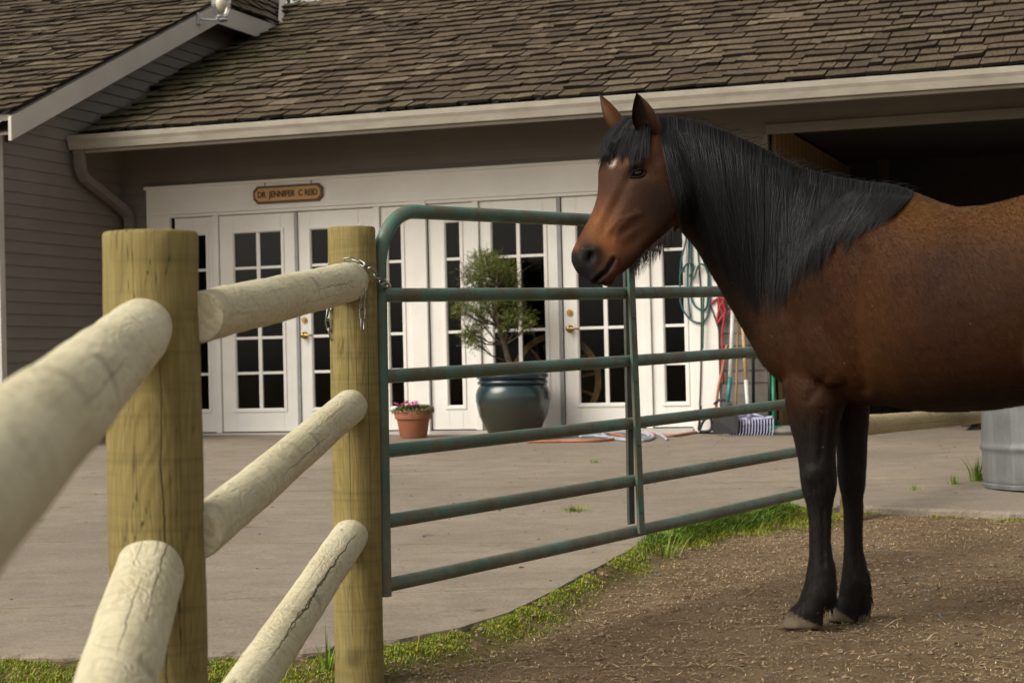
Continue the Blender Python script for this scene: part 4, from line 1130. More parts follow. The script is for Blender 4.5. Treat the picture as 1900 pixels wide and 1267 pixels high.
# shoulder, triceps, breast, elbow, withers
def bl(s, off, z, a, b_, c, tilt=0):
    p = HM+HB*s+HL*off; p.z = z
    mtx = Matrix((HB, HL, Vector((0, 0, 1)))).transposed() @ Matrix.Rotation(tilt, 3, 'Y')
    hb.ell(p, (a, b_, c), 20, mtx)
for sg in (1, -1):
    bl(.10, .135*sg, 1.16, .10, .075, .24, .42); bl(.13, .15*sg, .99, .13, .06, .17, -.25)
    bl(-.12, .095*sg, .98, .085, .09, .12);
    bl(1.12, .14*sg, 1.12, .19, .12, .27); bl(1.02, .17*sg, .93, .12, .08, .16)
bl(.0, .0, .90, .13, .12, .13)
bl(.24, 0, 1.43, .12, .05, .045)
# fore legs, from photo outlines: (y, left, right)
def leg(rows, Yd, dep=1.05, lean=0):
    rings = []
    for (y, l, r_, *k) in rows:
        Y = Yd+(k[0] if k else 0); a, b_ = at(l, y, Y), at(r_, y, Y); w_ = (b_-a)/2; c = (a+b_)/2
        d = Vector((0, 1, 0))*w_.length*(k[1] if len(k) > 1 else dep)
        rings.append((c, w_, d, 2.1))
    loft(rings, 24)
leg([(560, 1490, 1600, .06, .6), (620, 1466, 1602, .03, .75), (680, 1453, 1592, .01, .85), (720, 1454, 1580, .0, .95), (750, 1458, 1569), (785, 1465, 1558), (820, 1474, 1551), (850, 1480, 1550), (872, 1483, 1552), (895, 1485, 1553), (912, 1487, 1551), (930, 1494, 1546),
     (955, 1499, 1543), (1005, 1501, 1542), (1035, 1501, 1545), (1050, 1498, 1550), (1065, 1496, 1551), (1085, 1493, 1554), (1100, 1487, 1553), (1112, 1484, 1545), (1123, 1475, 1536), (1132, 1467, 1530), (1137, 1464, 1528)], 6.13)
leg([(600, 1530, 1610, .0, .6), (660, 1526, 1618, .0, .8), (700, 1530, 1617), (740, 1536, 1614), (780, 1545, 1611), (820, 1551, 1609), (850, 1553, 1608), (875, 1553, 1607), (900, 1556, 1606), (920, 1561, 1602), (945, 1565, 1602), (980, 1566, 1601),
     (1020, 1566, 1602), (1045, 1564, 1608), (1070, 1562, 1611), (1090, 1558, 1612), (1105, 1557, 1605), (1118, 1551, 1600), (1128, 1547, 1596)], 6.27)
def hoof(y0, l0, r0, y1, l1, r1, Yd):
    n = 3; rings = []
    for i in range(5):
        t = i/4; y = y0+(y1-y0)*t; l = l0+(l1-l0)*t; r_ = r0+(r1-r0)*t
        a, b_ = at(l, y, Yd), at(r_, y, Yd); w_ = (b_-a)/2; rings.append(((a+b_)/2, w_, Vector((0, 1, 0))*w_.length*.88, 2.3))
    loft(rings, 28)
hoof(1126, 1467, 1530, 1165, 1448, 1526, 6.13)
hoof(1116, 1548, 1598, 1153, 1531, 1592, 6.27)
# hind legs (outside the frame, standing under the croup)
for sg, ds in ((1, 0), (-1, .06)):
    def hr(s, off, z, a, b_): 
        c = HM+HB*(s+ds)+HL*off*sg; c.z = z; return (c, HB*a, HL*b_, 2.0)
    loft([hr(1.12, .13, 1.05, .19, .11), hr(1.15, .14, .88, .13, .085), hr(1.22, .13, .74, .085, .062), hr(1.31, .12, .63, .06, .048), hr(1.37, .115, .54, .056, .042), hr(1.38, .115, .46, .045, .036), hr(1.365, .115, .36, .034, .030),
          hr(1.355, .115, .22, .033, .030), hr(1.34, .115, .16, .043, .037), hr(1.30, .115, .10, .036, .034), hr(1.27, .115, .065, .052, .046), hr(1.25, .115, .0, .064, .054)], 24)
eb(1512, 880, 6.085, .042, .03, .035); eb(1517, 908, 6.10, .036, .03, .016); eb(1528, 1082, 6.10, .028, .03, .022); eb(1545, 898, 6.14, .012, .02, .03)
eb(1585, 880, 6.235, .036, .02, .035); eb(1590, 1076, 6.24, .025, .03, .022)
raw = hb.build('rawhorse', M['black'], None)
rm = raw.modifiers.new('r', 'REMESH'); rm.mode = 'VOXEL'; rm.voxel_size = .0075
sm = raw.modifiers.new('s', 'SMOOTH'); sm.factor = .5; sm.iterations = 14
dg = bpy.context.evaluated_depsgraph_get(); bme = bpy.data.meshes.new_from_object(raw.evaluated_get(dg)); bpy.data.objects.remove(raw)

co = np.empty(len(bme.vertices)*3, dtype=np.float32); bme.vertices.foreach_get('co', co); co = co.reshape(-1, 3)
no = np.empty(len(bme.vertices)*3, dtype=np.float32); bme.vertices.foreach_get('normal', no); no = no.reshape(-1, 3)
# photo coordinates of every vertex (used to lay out anatomy and painted light: muzzle, nostril, mouth, points)
def pix(P):
    q = P-np.array(EYE); zc = q@np.array(cF); return CX+FPX*(q@np.array(cR))/zc, CY-FPX*(q@np.array(cU))/zc
px, py = pix(co)
near = (no@np.array([.0, -1., 0])) > .05
def gauss(cx, cy, rx, ry, rot=0):
    dx, dy = px-cx, py-cy; c, s = math.cos(rot), math.sin(rot)
    u_, v_ = (dx*c+dy*s)/rx, (-dx*s+dy*c)/ry; return np.exp(-(u_*u_+v_*v_))
def sink(m_, d): 
    global co
    co = co - no*(m_*d)[:, None]
headm = (co[:, 2] > 1.0) & (px < 1300) & near
hm_ = headm.astype(float)
sink(np.exp(-((((px-1095)*.92+(py-473)*.3)/13)**2+((-(px-1095)*.3+(py-473)*.95)/15)**2)**2)*hm_, .030)                        # nostril hollow
sink(-gauss(1108, 458, 9, 8)*hm_, .006); sink(-gauss(1078, 480, 6, 12)*hm_, .005)
sink(gauss(1183, 322, 15, 9, -.25)*hm_, .014); sink(-gauss(1178, 305, 17, 6, -.25)*hm_, .007); sink(gauss(1165, 334, 8, 12, .6)*hm_, .006)                       # eye socket
sink(gauss(1212, 300, 14, 10)*hm_, .006)                            # hollow above the eye
sink(gauss(1140, 385, 9, 45, .5)*hm_, .008); sink(-gauss(1118, 400, 9, 50, .45)*hm_, .004); sink(gauss(1176, 445, 12, 26, .9)*hm_, .007)                       # nose side
sink(gauss(1165, 425, 26, 7, -.55)*hm_, .006)
def seg_d(x0, y0, x1, y1):
    dx, dy = x1-x0, y1-y0; t = np.clip(((px-x0)*dx+(py-y0)*dy)/(dx*dx+dy*dy), 0, 1)
    return np.hypot(px-(x0+dx*t), py-(y0+dy*t))
mouth = np.minimum(seg_d(1139, 481, 1126, 503), seg_d(1126, 503, 1104, 524))
sink(np.exp(-(mouth/3.2)**2)*hm_, .014); sink(-np.exp(-((mouth-7)/4)**2)*hm_, .0035)
vein = np.minimum(seg_d(1150, 420, 1140, 450), seg_d(1175, 400, 1150, 420)); sink(-np.exp(-(vein/3)**2)*hm_, .003); vn2 = np.minimum(seg_d(1190, 395, 1150, 408), seg_d(1150, 408, 1128, 430)); sink(-np.exp(-(vn2/4)**2)*hm_, .004); jw = seg_d(1262, 400, 1200, 462); sink(np.exp(-(jw/7)**2)*hm_, .005)
lower = near.astype(float)
# shoulder groove, elbow crease, rib hints
g1 = np.minimum(seg_d(1600, 470, 1580, 600), seg_d(1580, 600, 1600, 720)); sink(np.exp(-(g1/14)**2)*lower*(px > 1400), .010)
g2 = seg_d(1455, 700, 1450, 620); sink(np.exp(-(g2/10)**2)*lower*(px > 1400), .006)
g3 = seg_d(1500, 740, 1530, 700); sink(np.exp(-(g3/9)**2)*lower, .006)
g4 = seg_d(1527, 945, 1528, 1050); sink(np.exp(-(g4/3.5)**2)*lower, .007); g5 = seg_d(1588, 940, 1590, 1045); sink(np.exp(-(g5/3.5)**2)*lower, .006); g6 = seg_d(1496, 780, 1500, 860); sink(np.exp(-(g6/6)**2)*lower, .005); g7 = seg_d(1530, 760, 1522, 850); sink(np.exp(-(g7/5)**2)*lower, .006)
for yy in (872, 900): sink(-gauss(1515, yy, 22, 9)*lower, .004)
nrm = np.array([noise.fractal(Vector(p)*7.0, 1, 2, 3) for p in co.tolist()]); co = co + no*(nrm*.0022)[:, None]
bme.vertices.foreach_set('co', co.astype(np.float32).ravel()); bme.update()
# coat colours (bay): coat markings, plus light and shade painted on the face
def lerp(a, b_, t): return a*(1-t)[:, None]+np.array(b_)*t[:, None]
N = len(co)
n1 = np.array([noise.fractal(Vector((p[0]*3, p[1]*3, p[2]*3)), 1, 2, 4) for p in co.tolist()])
colr = np.tile(np.array([.025, .0086, .0030]), (N, 1))
colr = lerp(colr, (.047, .0165, .0043), np.clip(.35+n1*.9, 0, 1)*.7)
sst = lambda a, b_, x: (lambda t: t*t*(3-2*t))(np.clip((x-a)/(b_-a), 0, 1))
zc = co[:, 2]
colr = lerp(colr, (.094, .040, .0080), sst(1.18, 1.42, zc)*sst(1600, 1720, px)*.8)  # coat turns golden towards the top of the back
colr = lerp(colr, (.075, .029, .0062), gauss(1612, 640, 34, 110)*.35)
# face: reddish, with side light painted on nose and round the nostril
fm = sst(1310, 1240, px)*(zc > 1.0)
colr = lerp(colr, (.052, .0195, .0090), fm*.7)
colr = lerp(colr, (.165, .062, .021), fm*np.clip(gauss(1112, 415, 30, 40, .3)+gauss(1125, 455, 30, 18)+gauss(1068, 458, 9, 16), 0, 1)*.9)  # orange side light put into the nose colour
colr = lerp(colr, (.085, .034, .010), fm*np.clip(gauss(1160, 300, 18, 8, -.5)+gauss(1215, 330, 16, 10)+gauss(1143, 512, 7, 12), 0, 1)*.8)
colr = lerp(colr, (.013, .0062, .0045), fm*np.clip(gauss(1225, 375, 50, 60)*1.1, 0, 1)*.85)  # cheek turned from the light, its shade painted into the coat
muz = sst(1.085, 1.045, zc+.0012*(px-1095)*.3)
dk = (.0065, .0055, .0055)
mz = np.clip(np.maximum(gauss(1088, 508, 34, 18, .3)*1.4, np.maximum(gauss(1068, 482, 14, 20)*1.2*(py > 462), gauss(1093, 476, 21, 22)*1.7)), 0, 1)*fm
mz = np.where(px > 1133, mz*.3, mz)
colr = lerp(colr, dk, np.clip(mz, 0, 1))
colr = lerp(colr, (.006, .005, .005), np.clip(gauss(1096, 471, 13, 14)*1.5, 0, 1)*hm_)
colr = lerp(colr, (.004, .0035, .0035), np.exp(-(mouth/5)**2)*hm_*.9)
colr = lerp(colr, (.012, .009, .008), np.clip(gauss(1181, 321, 17, 9, -.2)*1.2, 0, 1)*hm_)
star = np.clip(gauss(1137, 302, 5, 7, .5)*1.6, 0, 1)*hm_; star = star*(np.array([noise.noise(Vector((p[0]*120, p[1]*120, p[2]*45))) for p in co.tolist()]) > -.15)
colr = lerp(colr, (.50, .42, .36), star)
# black points
leg_ = sst(.90, .60, zc+n1*.05); colr = lerp(colr, (.0105, .0085, .008), leg_*.97)
colr = lerp(colr, (.012, .007, .005), sst(1430, 1340, px)*sst(420, 480, py)*(px > 1255)*.75)      # neck coat darkened under the mane
hoofm = sst(.062, .05, zc+.02*(px-1490)/40*(px < 1530)*.5-.0*n1)
htop = np.where(px < 1529, .074-.0008*(px-1466), .066-.0013*(px-1550))
colr = lerp(colr, (.125, .098, .066), sst(.004, -.002, zc-htop-.004*n1)*(py > 1112))
colr = lerp(colr, (.02, .016, .012), (zc < .018)*.8)
M_horse = NT('bay horse coat')
def horse_mat(t):
    a = t.n('Attribute', attribute_name='Col'); c = a.outputs['Color']
    f = t.noise(60, 5, .75, t.mapping((1, 1, .5))); g = t.noise(9, 5, .65); hh = t.noise(320, 3, .7, t.mapping((1, 1, .28)))
    c = t.mix(t.ramp(g, [(.35, (.22, .22, .22)), (.6, (0, 0, 0))]), c, t.mix(1, c, (.55, .5, .5), 'MULTIPLY'))
    c = t.mix(t.math('MULTIPLY', t.ramp(f, [(.4, (0, 0, 0)), (.7, (1, 1, 1))]), .35), c, t.mix(1, c, (1.7, 1.6, 1.45), 'MULTIPLY'))
    c = t.mix(t.ramp(hh, [(.3, (.5, .5, .5)), (.5, (0, 0, 0))]), c, t.mix(1, c, (.6, .6, .6), 'MULTIPLY'))
    sp = t.noise(75, 2, .3, t.mapping((1, 1, 1), loc=(3, 3, 9)))
    c = t.mix(t.ramp(sp, [(.78, (0, 0, 0)), (.79, (.5, .5, .5))]), c, (.16, .12, .08))
    t.bump(t.math('ADD', hh, t.math('MULTIPLY', f, .6)), .30, .0022)
    t.out(c, .62, 0, .13)
    t.b.inputs['Sheen Weight'].default_value = .0; t.b.inputs['Sheen Roughness'].default_value = .45
    t.b.inputs['Sheen Tint'].default_value = (.8, .55, .4, 1)
    return t.m
M['horse'] = horse_mat(M_horse)
# ears, joined to the body mesh
ear = MB()
def earm(base, tip, Y, w_, opend, colo, coli, bend=.0, Yt=None):
    A, T = at(*base, Y), at(*tip, Yt or Y); ax = (T-A); L_ = ax.length; d = ax.normalized()
    o_ = Vector(opend); o_ = (o_-d*o_.dot(d)).normalized(); s_ = d.cross(o_)
    K = 12; Nn = 15; prof_ = [(0, .72), (.1, .86), (.25, 1.0), (.4, 1.0), (.55, .9), (.7, .70), (.82, .47), (.91, .27), (.97, .11), (1, .02)]
    for lay, colx in ((0, colo), (1, coli)):
        vs = []; cols = []
        for t, wf in prof_:
            c = A+ax*t+o_*(bend*math.sin(t*PI)*.5)+s_*0
            half = (2.35 if t < .2 else 2.35-.75*(t-.2))   # half opening of the shell
            R = w_*wf*.5
            for j in range(Nn):
                ph = -half+2*half*j/(Nn-1); rr = R*(1 if not lay else .86)
                vs.append(c-o_*rr*math.cos(ph)*.8+s_*rr*math.sin(ph)); 
                e = abs(ph)/half; rim = max(0, e-.8)*5 if lay == 0 else 0; tipd = max(0, (t-.72)/.28)
                cc = [colx[k]*(1-max(rim, tipd)*.75) for k in range(3)]; cols.append((*cc, 1))
        fs = []
        for i in range(len(prof_)-1):
            for j in range(Nn-1):
                q = (i*Nn+j, i*Nn+j+1, (i+1)*Nn+j+1, (i+1)*Nn+j); fs.append(q if lay == 0 else q[::-1])
        n0 = len(ear.v); ear.add(vs, fs); ear.c[n0:] = cols
earm((1211, 252), (1181, 173), 6.12, .092, (-.72, -.62, -.05), (.055, .022, .009), (.028, .016, .011), .015, 6.09)
earm((1157, 250), (1112, 175), 6.235, .082, (-.98, .28, 0), (.075, .030, .010), (.015, .009, .007), .012, 6.24)
nb = N
# short coat hairs, part of the body surface
fur = MB(); rs_ = np.random.RandomState(5)
vis = np.where((no[:, 1] < .35) | (no[:, 2] > .2))[0]; pick = rs_.choice(vis, 110000); jit = rs_.normal(0, .0035, (len(pick), 3)); rr_ = rs_.rand(len(pick), 6)
hv = np.array(HB)
for q_, k_ in enumerate(pick):
    p = co[k_]; n_ = no[k_]
    if p[2] < .06: continue
    isface = px[k_] < 1300 and p[2] > 1.0; isleg = p[2] < .68
    if isface and (mz[k_] > .3 or (abs(px[k_]-1183) < 22 and abs(py[k_]-321) < 14)): continue
    fl = np.array((-.45, 0, -.9)) if isface else (np.array((.05, 0, -1.)) if isleg else hv*.75+np.array((0, 0, -.65)))
    fl = fl+(rr_[q_, :3]-.5)*.5; fl = fl-n_*(fl@n_); fl /= (np.linalg.norm(fl)+1e-6)
    L_ = (.007 if isface else .014)*(.6+.8*rr_[q_, 3]); w_ = (.00045 if isface else .0008)
    sd_ = np.cross(fl, n_)*w_; b0 = p+jit[q_]-n_*(jit[q_]@n_); tp_ = b0+fl*L_+n_*L_*.26
    cK = colr[k_]*(.75+.65*rr_[q_, 4]**1.5)
    i0 = len(fur.v); fur.v += [tuple(b0-sd_), tuple(b0+sd_), tuple(tp_)]; fur.f.append((i0, i0+1, i0+2)); fur.c += [(cK[0], cK[1], cK[2], 1)]*3
nE = nb+len(ear.v); allv = [tuple(v) for v in co.tolist()]+ear.v+fur.v
polys = [tuple(p.vertices) for p in bme.polygons]+[tuple(i+nb for i in f) for f in ear.f]+[tuple(i+nE for i in f) for f in fur.f]
hmesh = bpy.data.meshes.new('body'); hmesh.from_pydata(allv, [], polys)
ca = hmesh.color_attributes.new('Col', 'FLOAT_COLOR', 'POINT')
cc = np.ones((len(allv), 4), dtype=np.float32); cc[:nb, :3] = colr; cc[nb:nE] = np.array(ear.c); cc[nE:] = np.array(fur.c)
ca.data.foreach_set('color', cc.ravel()); hmesh.materials.append(M['horse']); hmesh.shade_smooth()
horse = thing('horse', 'bay horse with black mane and dark legs standing beside the green gate', 'horse', HM)
horse.matrix_basis = Matrix.Translation(HM)
hmesh.transform(horse.matrix_basis.inverted())
ho = bpy.data.objects.new('body', hmesh); COL.objects.link(ho); ho.parent = horse
bvh = BVHTree.FromPolygons([Vector(v) for v in co.tolist()], [tuple(p.vertices) for p in bme.polygons])
def cast(x, y):
    r = ray(x, y); d = r.normalized(); h = bvh.ray_cast(EYE, d, 30)
    return (h[0], h[1]) if h[0] is not None else (None, None)
# eye
ep, en = cast(1183, 321)
e = MB(); ec = ep-en*.001; e.ell(ec-en*.001, (.0175, .014, .0150), 20)
M['eye'] = simple('dark eye', (.006, .0045, .004), None, .06, bump=0, spec=.7); e.build('eye', M['eye'], horse, smooth=True)
M['lid'] = simple('dark eyelid', (.006, .004, .0035), (.008, .005, .004), .7, bump=.1, spec=.15)
e = MB()
def onface(x, y, off):
    p, n_ = cast(x, y); return p+n_*off if p is not None else at(x, y, 6.05)
e.tube(spl([onface(1170, 328, .002), onface(1174, 317, .008), onface(1183, 311.5, .011), onface(1193, 314, .008), onface(1199, 320, .002)]), [.003]*21 and .0035, 8)
e.tube(spl([onface(1168, 329, .001), onface(1178, 331, .005), onface(1189, 330, .005), onface(1198, 323, .001)]), .0026, 8)
e.build('eyelid', M['lid'], horse, smooth=True)

# hair --------------------------------------------------------------
def hair_mat(name, c0, c1, rough=.46):
    t = NT(name); a = t.n('Attribute', attribute_name='Col'); t.out(a.outputs['Color'], rough, 0, .17); return t.m
M['hair'] = hair_mat('black horse hair', 0, 0)
class Hair:
    def __init__(s): s.v = []; s.f = []; s.c = []
    def strand(s, pts, nrm, w_, col):
        n = len(pts); b = len(s.v)
        for i, p in enumerate(pts):
            t = (pts[min(i+1, n-1)]-pts[max(i-1, 0)]).normalized(); sd_ = t.cross(nrm[i] if isinstance(nrm, list) else nrm)
            if sd_.length < 1e-6: sd_ = Vector((1, 0, 0))
            sd_.normalize(); k = w_*(1-.85*(i/(n-1))**1.8)*(.6+.4*min(1, i))
            nn = (nrm[i] if isinstance(nrm, list) else nrm).normalized()
            s.v += [tuple(p-sd_*k), tuple(p+nn*k*.7), tuple(p+sd_*k)]; s.c += [col]*3
        for i in range(n-1):
            a = b+3*i; s.f += [(a, a+1, a+4, a+3), (a+1, a+2, a+5, a+4)]
    def build(s, name, parent=None):
        mb = MB(); mb.v, mb.f, mb.c = s.v, s.f, s.c
        return mb.build(name, M['hair'], parent or horse, smooth=True, colors=True)
def interp(tab, x):
    if x <= tab[0][0]: return tab[0][1:]
    for a, b_ in zip(tab, tab[1:]):
        if x <= b_[0]:
            t = (x-a[0])/(b_[0]-a[0]); return tuple(p+(q-p)*t for p, q in zip(a[1:], b_[1:]))
    return tab[-1][1:]
# crest x -> crest y, tip dx, length
crest = [(1222, 224, 38, 200), (1250, 222, 52, 250), (1300, 234, 52, 315), (1350, 252, 38, 335), (1400, 274, 6, 325), (1450, 299, -14, 295), (1500, 321, -30, 240), (1550, 335, -42, 180), (1600, 343, -50, 132), (1650, 348, -50, 88), (1690, 359, -40, 46)]
H = Hair()
NS = 8200
lockr = [random.random() for _ in range(400)]
def haircol(l, boost=1):
    b = .0028+.0032*l+.0035*random.random(); 
    if random.random() < .12: b *= 2.4
    return (b*boost*.98, b*boost*.97, b*boost*1.06, 1)
for i in range(NS):
    x = random.uniform(1222, 1692); cy_, dx, Ln = interp(crest, x)
    lock = int((x-1222)/5.5)+ (random.randint(-1, 1)); lx = 1222+lock*5.5+2.5; lv = lockr[lock % 400]; lv2 = lockr[(lock*7+3) % 400]
    Ln *= (.80+.22*lv2)*random.triangular(.42, 1.14, .80)
    amp = 4.5*math.sin(lock*1.7+x*.05)
    n_ = 10; P = []; Nn = []; lastY = 6.2; off0 = random.uniform(.003, .022)+.008*lv
    side = random.uniform(-1, 1)
    for k in range(n_):
        t = k/(n_-1)
        xx = x+(lx-x)*.55*t**.8+3*math.sin(i*1.3)*t*t+dx*(t**1.25)+amp*math.sin(t*4+lv*6)+1.5*math.sin(t*9+i)*t+2.2*math.sin(t*11+lock*.6)*t; yy = cy_+Ln*t*(1-.04*t)+2+ (random.uniform(-3, 0) if k == 0 else 0)
        p, nn = cast(xx, yy+ (4 if k == 0 else 0))
        if p is not None and not (k == 0):
            lastY = p.y; q = at(xx, yy, p.y-(off0*min(1, t*4)+.004)); q_n = Vector((0, -1, .15))+nn*.4
        elif p is not None: q = p+nn*.004; lastY = p.y; q_n = Vector((0, -.7, .7))
        else: q = at(xx, yy, lastY-off0); q_n = Vector((0, -1, .1))
        P.append(q); Nn.append(q_n.normalized())
    # start a touch behind the crest so that the hair rolls over it
    root = at(x+random.uniform(-3, 3), cy_-random.uniform(-1, 7), P[1].y+.05+.03*random.random()); 
    P[0] = root+Vector((0, 0, 0)); P.insert(1, at(x, cy_-random.uniform(2, 8)+1, (root.y+P[1].y)/2)); Nn[0] = Vector((0, -.3, .95)); Nn.insert(1, Vector((0, -.5, .85)))
    H.strand(P, Nn, random.uniform(.0008, .0019), haircol(lv))
# fly-away hairs on the crest
for i in range(260):
    x = random.uniform(1240, 1690); cy_, dx, Ln = interp(crest, x)
    p = at(x, cy_, 6.2); a = random.uniform(-1.4, 1.4); P = [p+Vector((math.sin(a)*.018*k, 0, (.012*k-.0022*k*k)*random.uniform(.7, 1.2))) for k in range(5)]
    H.strand(P, Vector((0, -1, .1)), .0009, haircol(.5))
H.build('mane')
# forelock
H = Hair()
for i in range(1150):
    u = random.random()**.8                      # 0: far left tips, 1: right, near the eye
    x0 = 1160+48*u+random.uniform(-4, 4); y0 = 219+random.uniform(-3, 6)
    lk = round(u*15)/15+.012*math.sin(i)
    tx = 1108+92*(.75*lk+.25*u)+random.uniform(-4, 4)
    ty = (303 if tx < 1130 else 284 if tx < 1150 else 292 if tx < 1165 else 302 if tx < 1190 else 296)+12*math.sin(lk*31)+random.uniform(-34, 10)
    bow = 5*(1-u)+2
    P = []; Nn = []; lastY = 6.15; off = random.uniform(.003, .013)
    for k in range(9):
        t = k/8; xx = x0+(tx-x0)*t-bow*math.sin(t*PI)*.75; yy = y0+(ty-y0)*t-bow*math.sin(t*PI)*.5
        p, nn = cast(xx, yy)
        if p is not None and abs(p.y-6.12) < .2: lastY = p.y-off
        P.append(at(xx, yy, lastY)); Nn.append(Vector((-.2, -1, .3)).normalized())
    cl_ = .0022+.011*(.5+.5*math.sin(lk*97))*random.random()**1.5; H.strand(P, [(n_+Vector((random.uniform(-.5, .5), 0, random.uniform(-.3, .3)))).normalized() for n_ in Nn], random.uniform(.0009, .0018), (cl_, cl_*.97, cl_*1.04, 1))
H.build('forelock')
# beard under the jaw
H = Hair()
for i in range(420):
    t = random.random(); x0 = 1170+80*t; y0 = 497-68*t; p = at(x0, y0-9, 6.07+random.uniform(-.03, .05)); L_ = random.uniform(.02, .085)*(1-.25*abs(t-.5))
    dx = random.uniform(-.012, .004); P = [p+Vector((dx*k/5+.002*math.sin(k+i), 0, -L_*k/5)) for k in range(6)]
    H.strand(P, Vector((0, -1, 0)), .0007, (.03, .022, .018, 1))
H.build('beard')
# feather behind the fetlocks
H = Hair()
for (rows, Yd, n_) in (([(1062, 1548), (1078, 1551), (1094, 1550), (1106, 1545)], 6.14, 520), ([(1050, 1603), (1070, 1607), (1090, 1608), (1104, 1605)], 6.28, 900)):
    for i in range(n_):
        y, x = random.choice(rows); y += random.uniform(-8, 8); far = Yd > 6.2
        p = at(x-random.uniform(2, 30), y, Yd-random.uniform(-.03, .035)); L_ = random.uniform(.05, .085)*(1 if far else .75)
        ox = (.026 if far else .010)*random.uniform(.3, 1.1); P = [p+Vector((ox*math.sin(k/5*PI*.62), 0, -L_*k/5)) for k in range(6)]
        H.strand(P, Vector((.3, -1, 0)), random.uniform(.0012, .002), haircol(random.random(), .8))
H.build('feather')
# tail (outside the frame)
H = Hair()
tb = HM+HB*1.45; tb.z = 1.24
for i in range(500):
    a = random.uniform(-1, 1); P = [tb+HB*(.05*math.sin(min(1, k/3)*1.5)+.02*random.random())+HL*(a*.05*(k/8))+Vector((0, 0, -.1*k)) for k in range(9)]
    H.strand(P, HB, .003, haircol(random.random()))
H.build('tail')
# ================================================================== GROUND COVER
def grassmask(x, y):
    d = edgeY(x)-y
    if x < 1.7: g = 1-smooth(.12, .75 if x > -.5 else .9, d+.25*noise.noise(Vector((x*2.3, y*2.3, 7))))
    else: g = (1-smooth(.02, .16, d))*.6
    if x < -.55: g = max(g, 1-smooth(.3, 1.6, d))
    return g
def blade(mb, p, h, w_, col, lean):
    a = random.uniform(0, 2*PI); s_ = Vector((math.cos(a), math.sin(a), 0))*w_; l = Vector((math.cos(a+1.3), math.sin(a+1.3), 0))*lean*h
    m1 = p+Vector((0, 0, h*.55))+l*.35; t = p+Vector((0, 0, h*(1-.25*lean)))+l
    mb.add([p-s_, p+s_, m1+s_*.8, m1-s_*.8, t], [(0, 1, 2, 3), (3, 2, 4)], col)
gr = MB(); cnt = 0
def gcol(dry=.12):
    if random.random() < dry: return (random.uniform(.20, .32), random.uniform(.17, .25), random.uniform(.06, .10), 1)
    k = random.uniform(.6, 1.35); return (.14*k, .24*k, .022*k, 1)
for i in range(330000):
    x = random.uniform(-2.6, 2.6); y = edgeY(x)-abs(random.gauss(0, .30))-.004
    if y < 3.7: continue
    g = grassmask(x, y)**1.5*(.40+1.5*noise.noise(Vector((x*4, y*4, 2))))
    if random.random() > g: continue
    d = edgeY(x)-y
    tall = smooth(.35, .9, x)*smooth(1.62, 1.35, x)*math.exp(-(d/.22)**2)
    if x > 1.4: tall *= .6
    h = random.uniform(.005, .015)+tall*random.uniform(.02, .10)
    if random.random() < .006 and x < 1.4: h += random.uniform(.01, .04)
    if tall < .2 and random.random() < .3: continue
    moss_ = tall < .25
    k = random.uniform(.6, 1.3); col = (.27*k, .26*k, .020*k, 1) if moss_ and random.random() < .6 else gcol()
    blade(gr, Vector((x, y, ground_at(x, y)-.002)), h, random.uniform(.0010, .0019)*(1+tall*.8), col, random.uniform(.2, 1.1)); cnt += 1
tag(gr.build('grass', M['attr'], None, colors=True), 'short green grass and yellow moss along the concrete edge', 'grass', kind='stuff')
# distinct weed tufts
def tuft(label, x, y, n_, h, group=None, on=None, spread=.03, cols=None, up=.5):
    p0 = on if on is not None else None
    t = MB()
    for i in range(n_):
        a = random.uniform(0, 2*PI); r_ = spread*random.random(); hh = h*random.uniform(.5, 1.05)
        b_ = Vector((math.cos(a)*r_, math.sin(a)*r_, 0)); dirn = Vector((math.cos(a), math.sin(a), 0)); le = random.uniform(.1, up)
        sd_ = Vector((-math.sin(a+.5), math.cos(a+.5), 0))*random.uniform(.0016, .0032)*(1+h*6)
        P = [b_+dirn*le*hh*(k/5)**1.7+Vector((0, 0, hh*(k/5)*(1-.2*le*(k/5)))) for k in range(6)]
        c = gcol(.2); vs = []
        for k, q in enumerate(P): vs += [q-sd_*(1-k/5.2), q+sd_*(1-k/5.2)]
        t.add(vs, [(2*k, 2*k+1, 2*k+3, 2*k+2) for k in range(5)], c)
    o = t.build('grass_tuft', M['attr'], None, colors=True, loc=p0); return tag(o, label, 'grass tuft', 'grass tufts growing out of joints and edges')
q = at(606, 1205, 5.52); q.z = gz(q.y)-.005; tuft('tall broad bladed grass tuft just left of the gate post', 0, 0, 9, .17, on=q, spread=.02, up=.35)
q = atpav(1812, 892); q.z = pavz(q.y)-.002; tuft('upright grass tuft touching the left side of the metal tank', 0, 0, 60, .17, on=q, spread=.05)
q = atpav(1770, 898); q.z = pavz(q.y)-.002; tuft('low grass tuft a little left of the tank', 0, 0, 30, .08, on=q, spread=.04)
q = atpav(1700, 909); q.z = pavz(q.y)-.002; tuft('sparse small tuft in the concrete right of the dark horse leg', 0, 0, 14, .05, on=q, spread=.06)
q = atpav(1066, 948); q.z = pavz(q.y)-.002; tuft('flat green tuft in the bare concrete seen between the lowest gate bars', 0, 0, 90, .045, on=q, spread=.085, up=1.2)
q = atpav(1102, 858); q.z = pavz(q.y)-.002; tuft('tiny yellowish tuft in the far concrete joint behind the gate', 0, 0, 24, .05, on=q, spread=.05)
q = atpav(925, 947); q.z = pavz(q.y)-.002; tuft('small sparse tuft left of the flat green tuft in the concrete', 0, 0, 30, .03, on=q, spread=.09, up=1.2)
q = atpav(1220, 1000); q.z = gz(8.0)-.005; q.y = 8.0; tuft('loose tall grass tuft under the lowest bar next to the gate brace', 0, 0, 26, .15, on=q, spread=.10, up=.9)

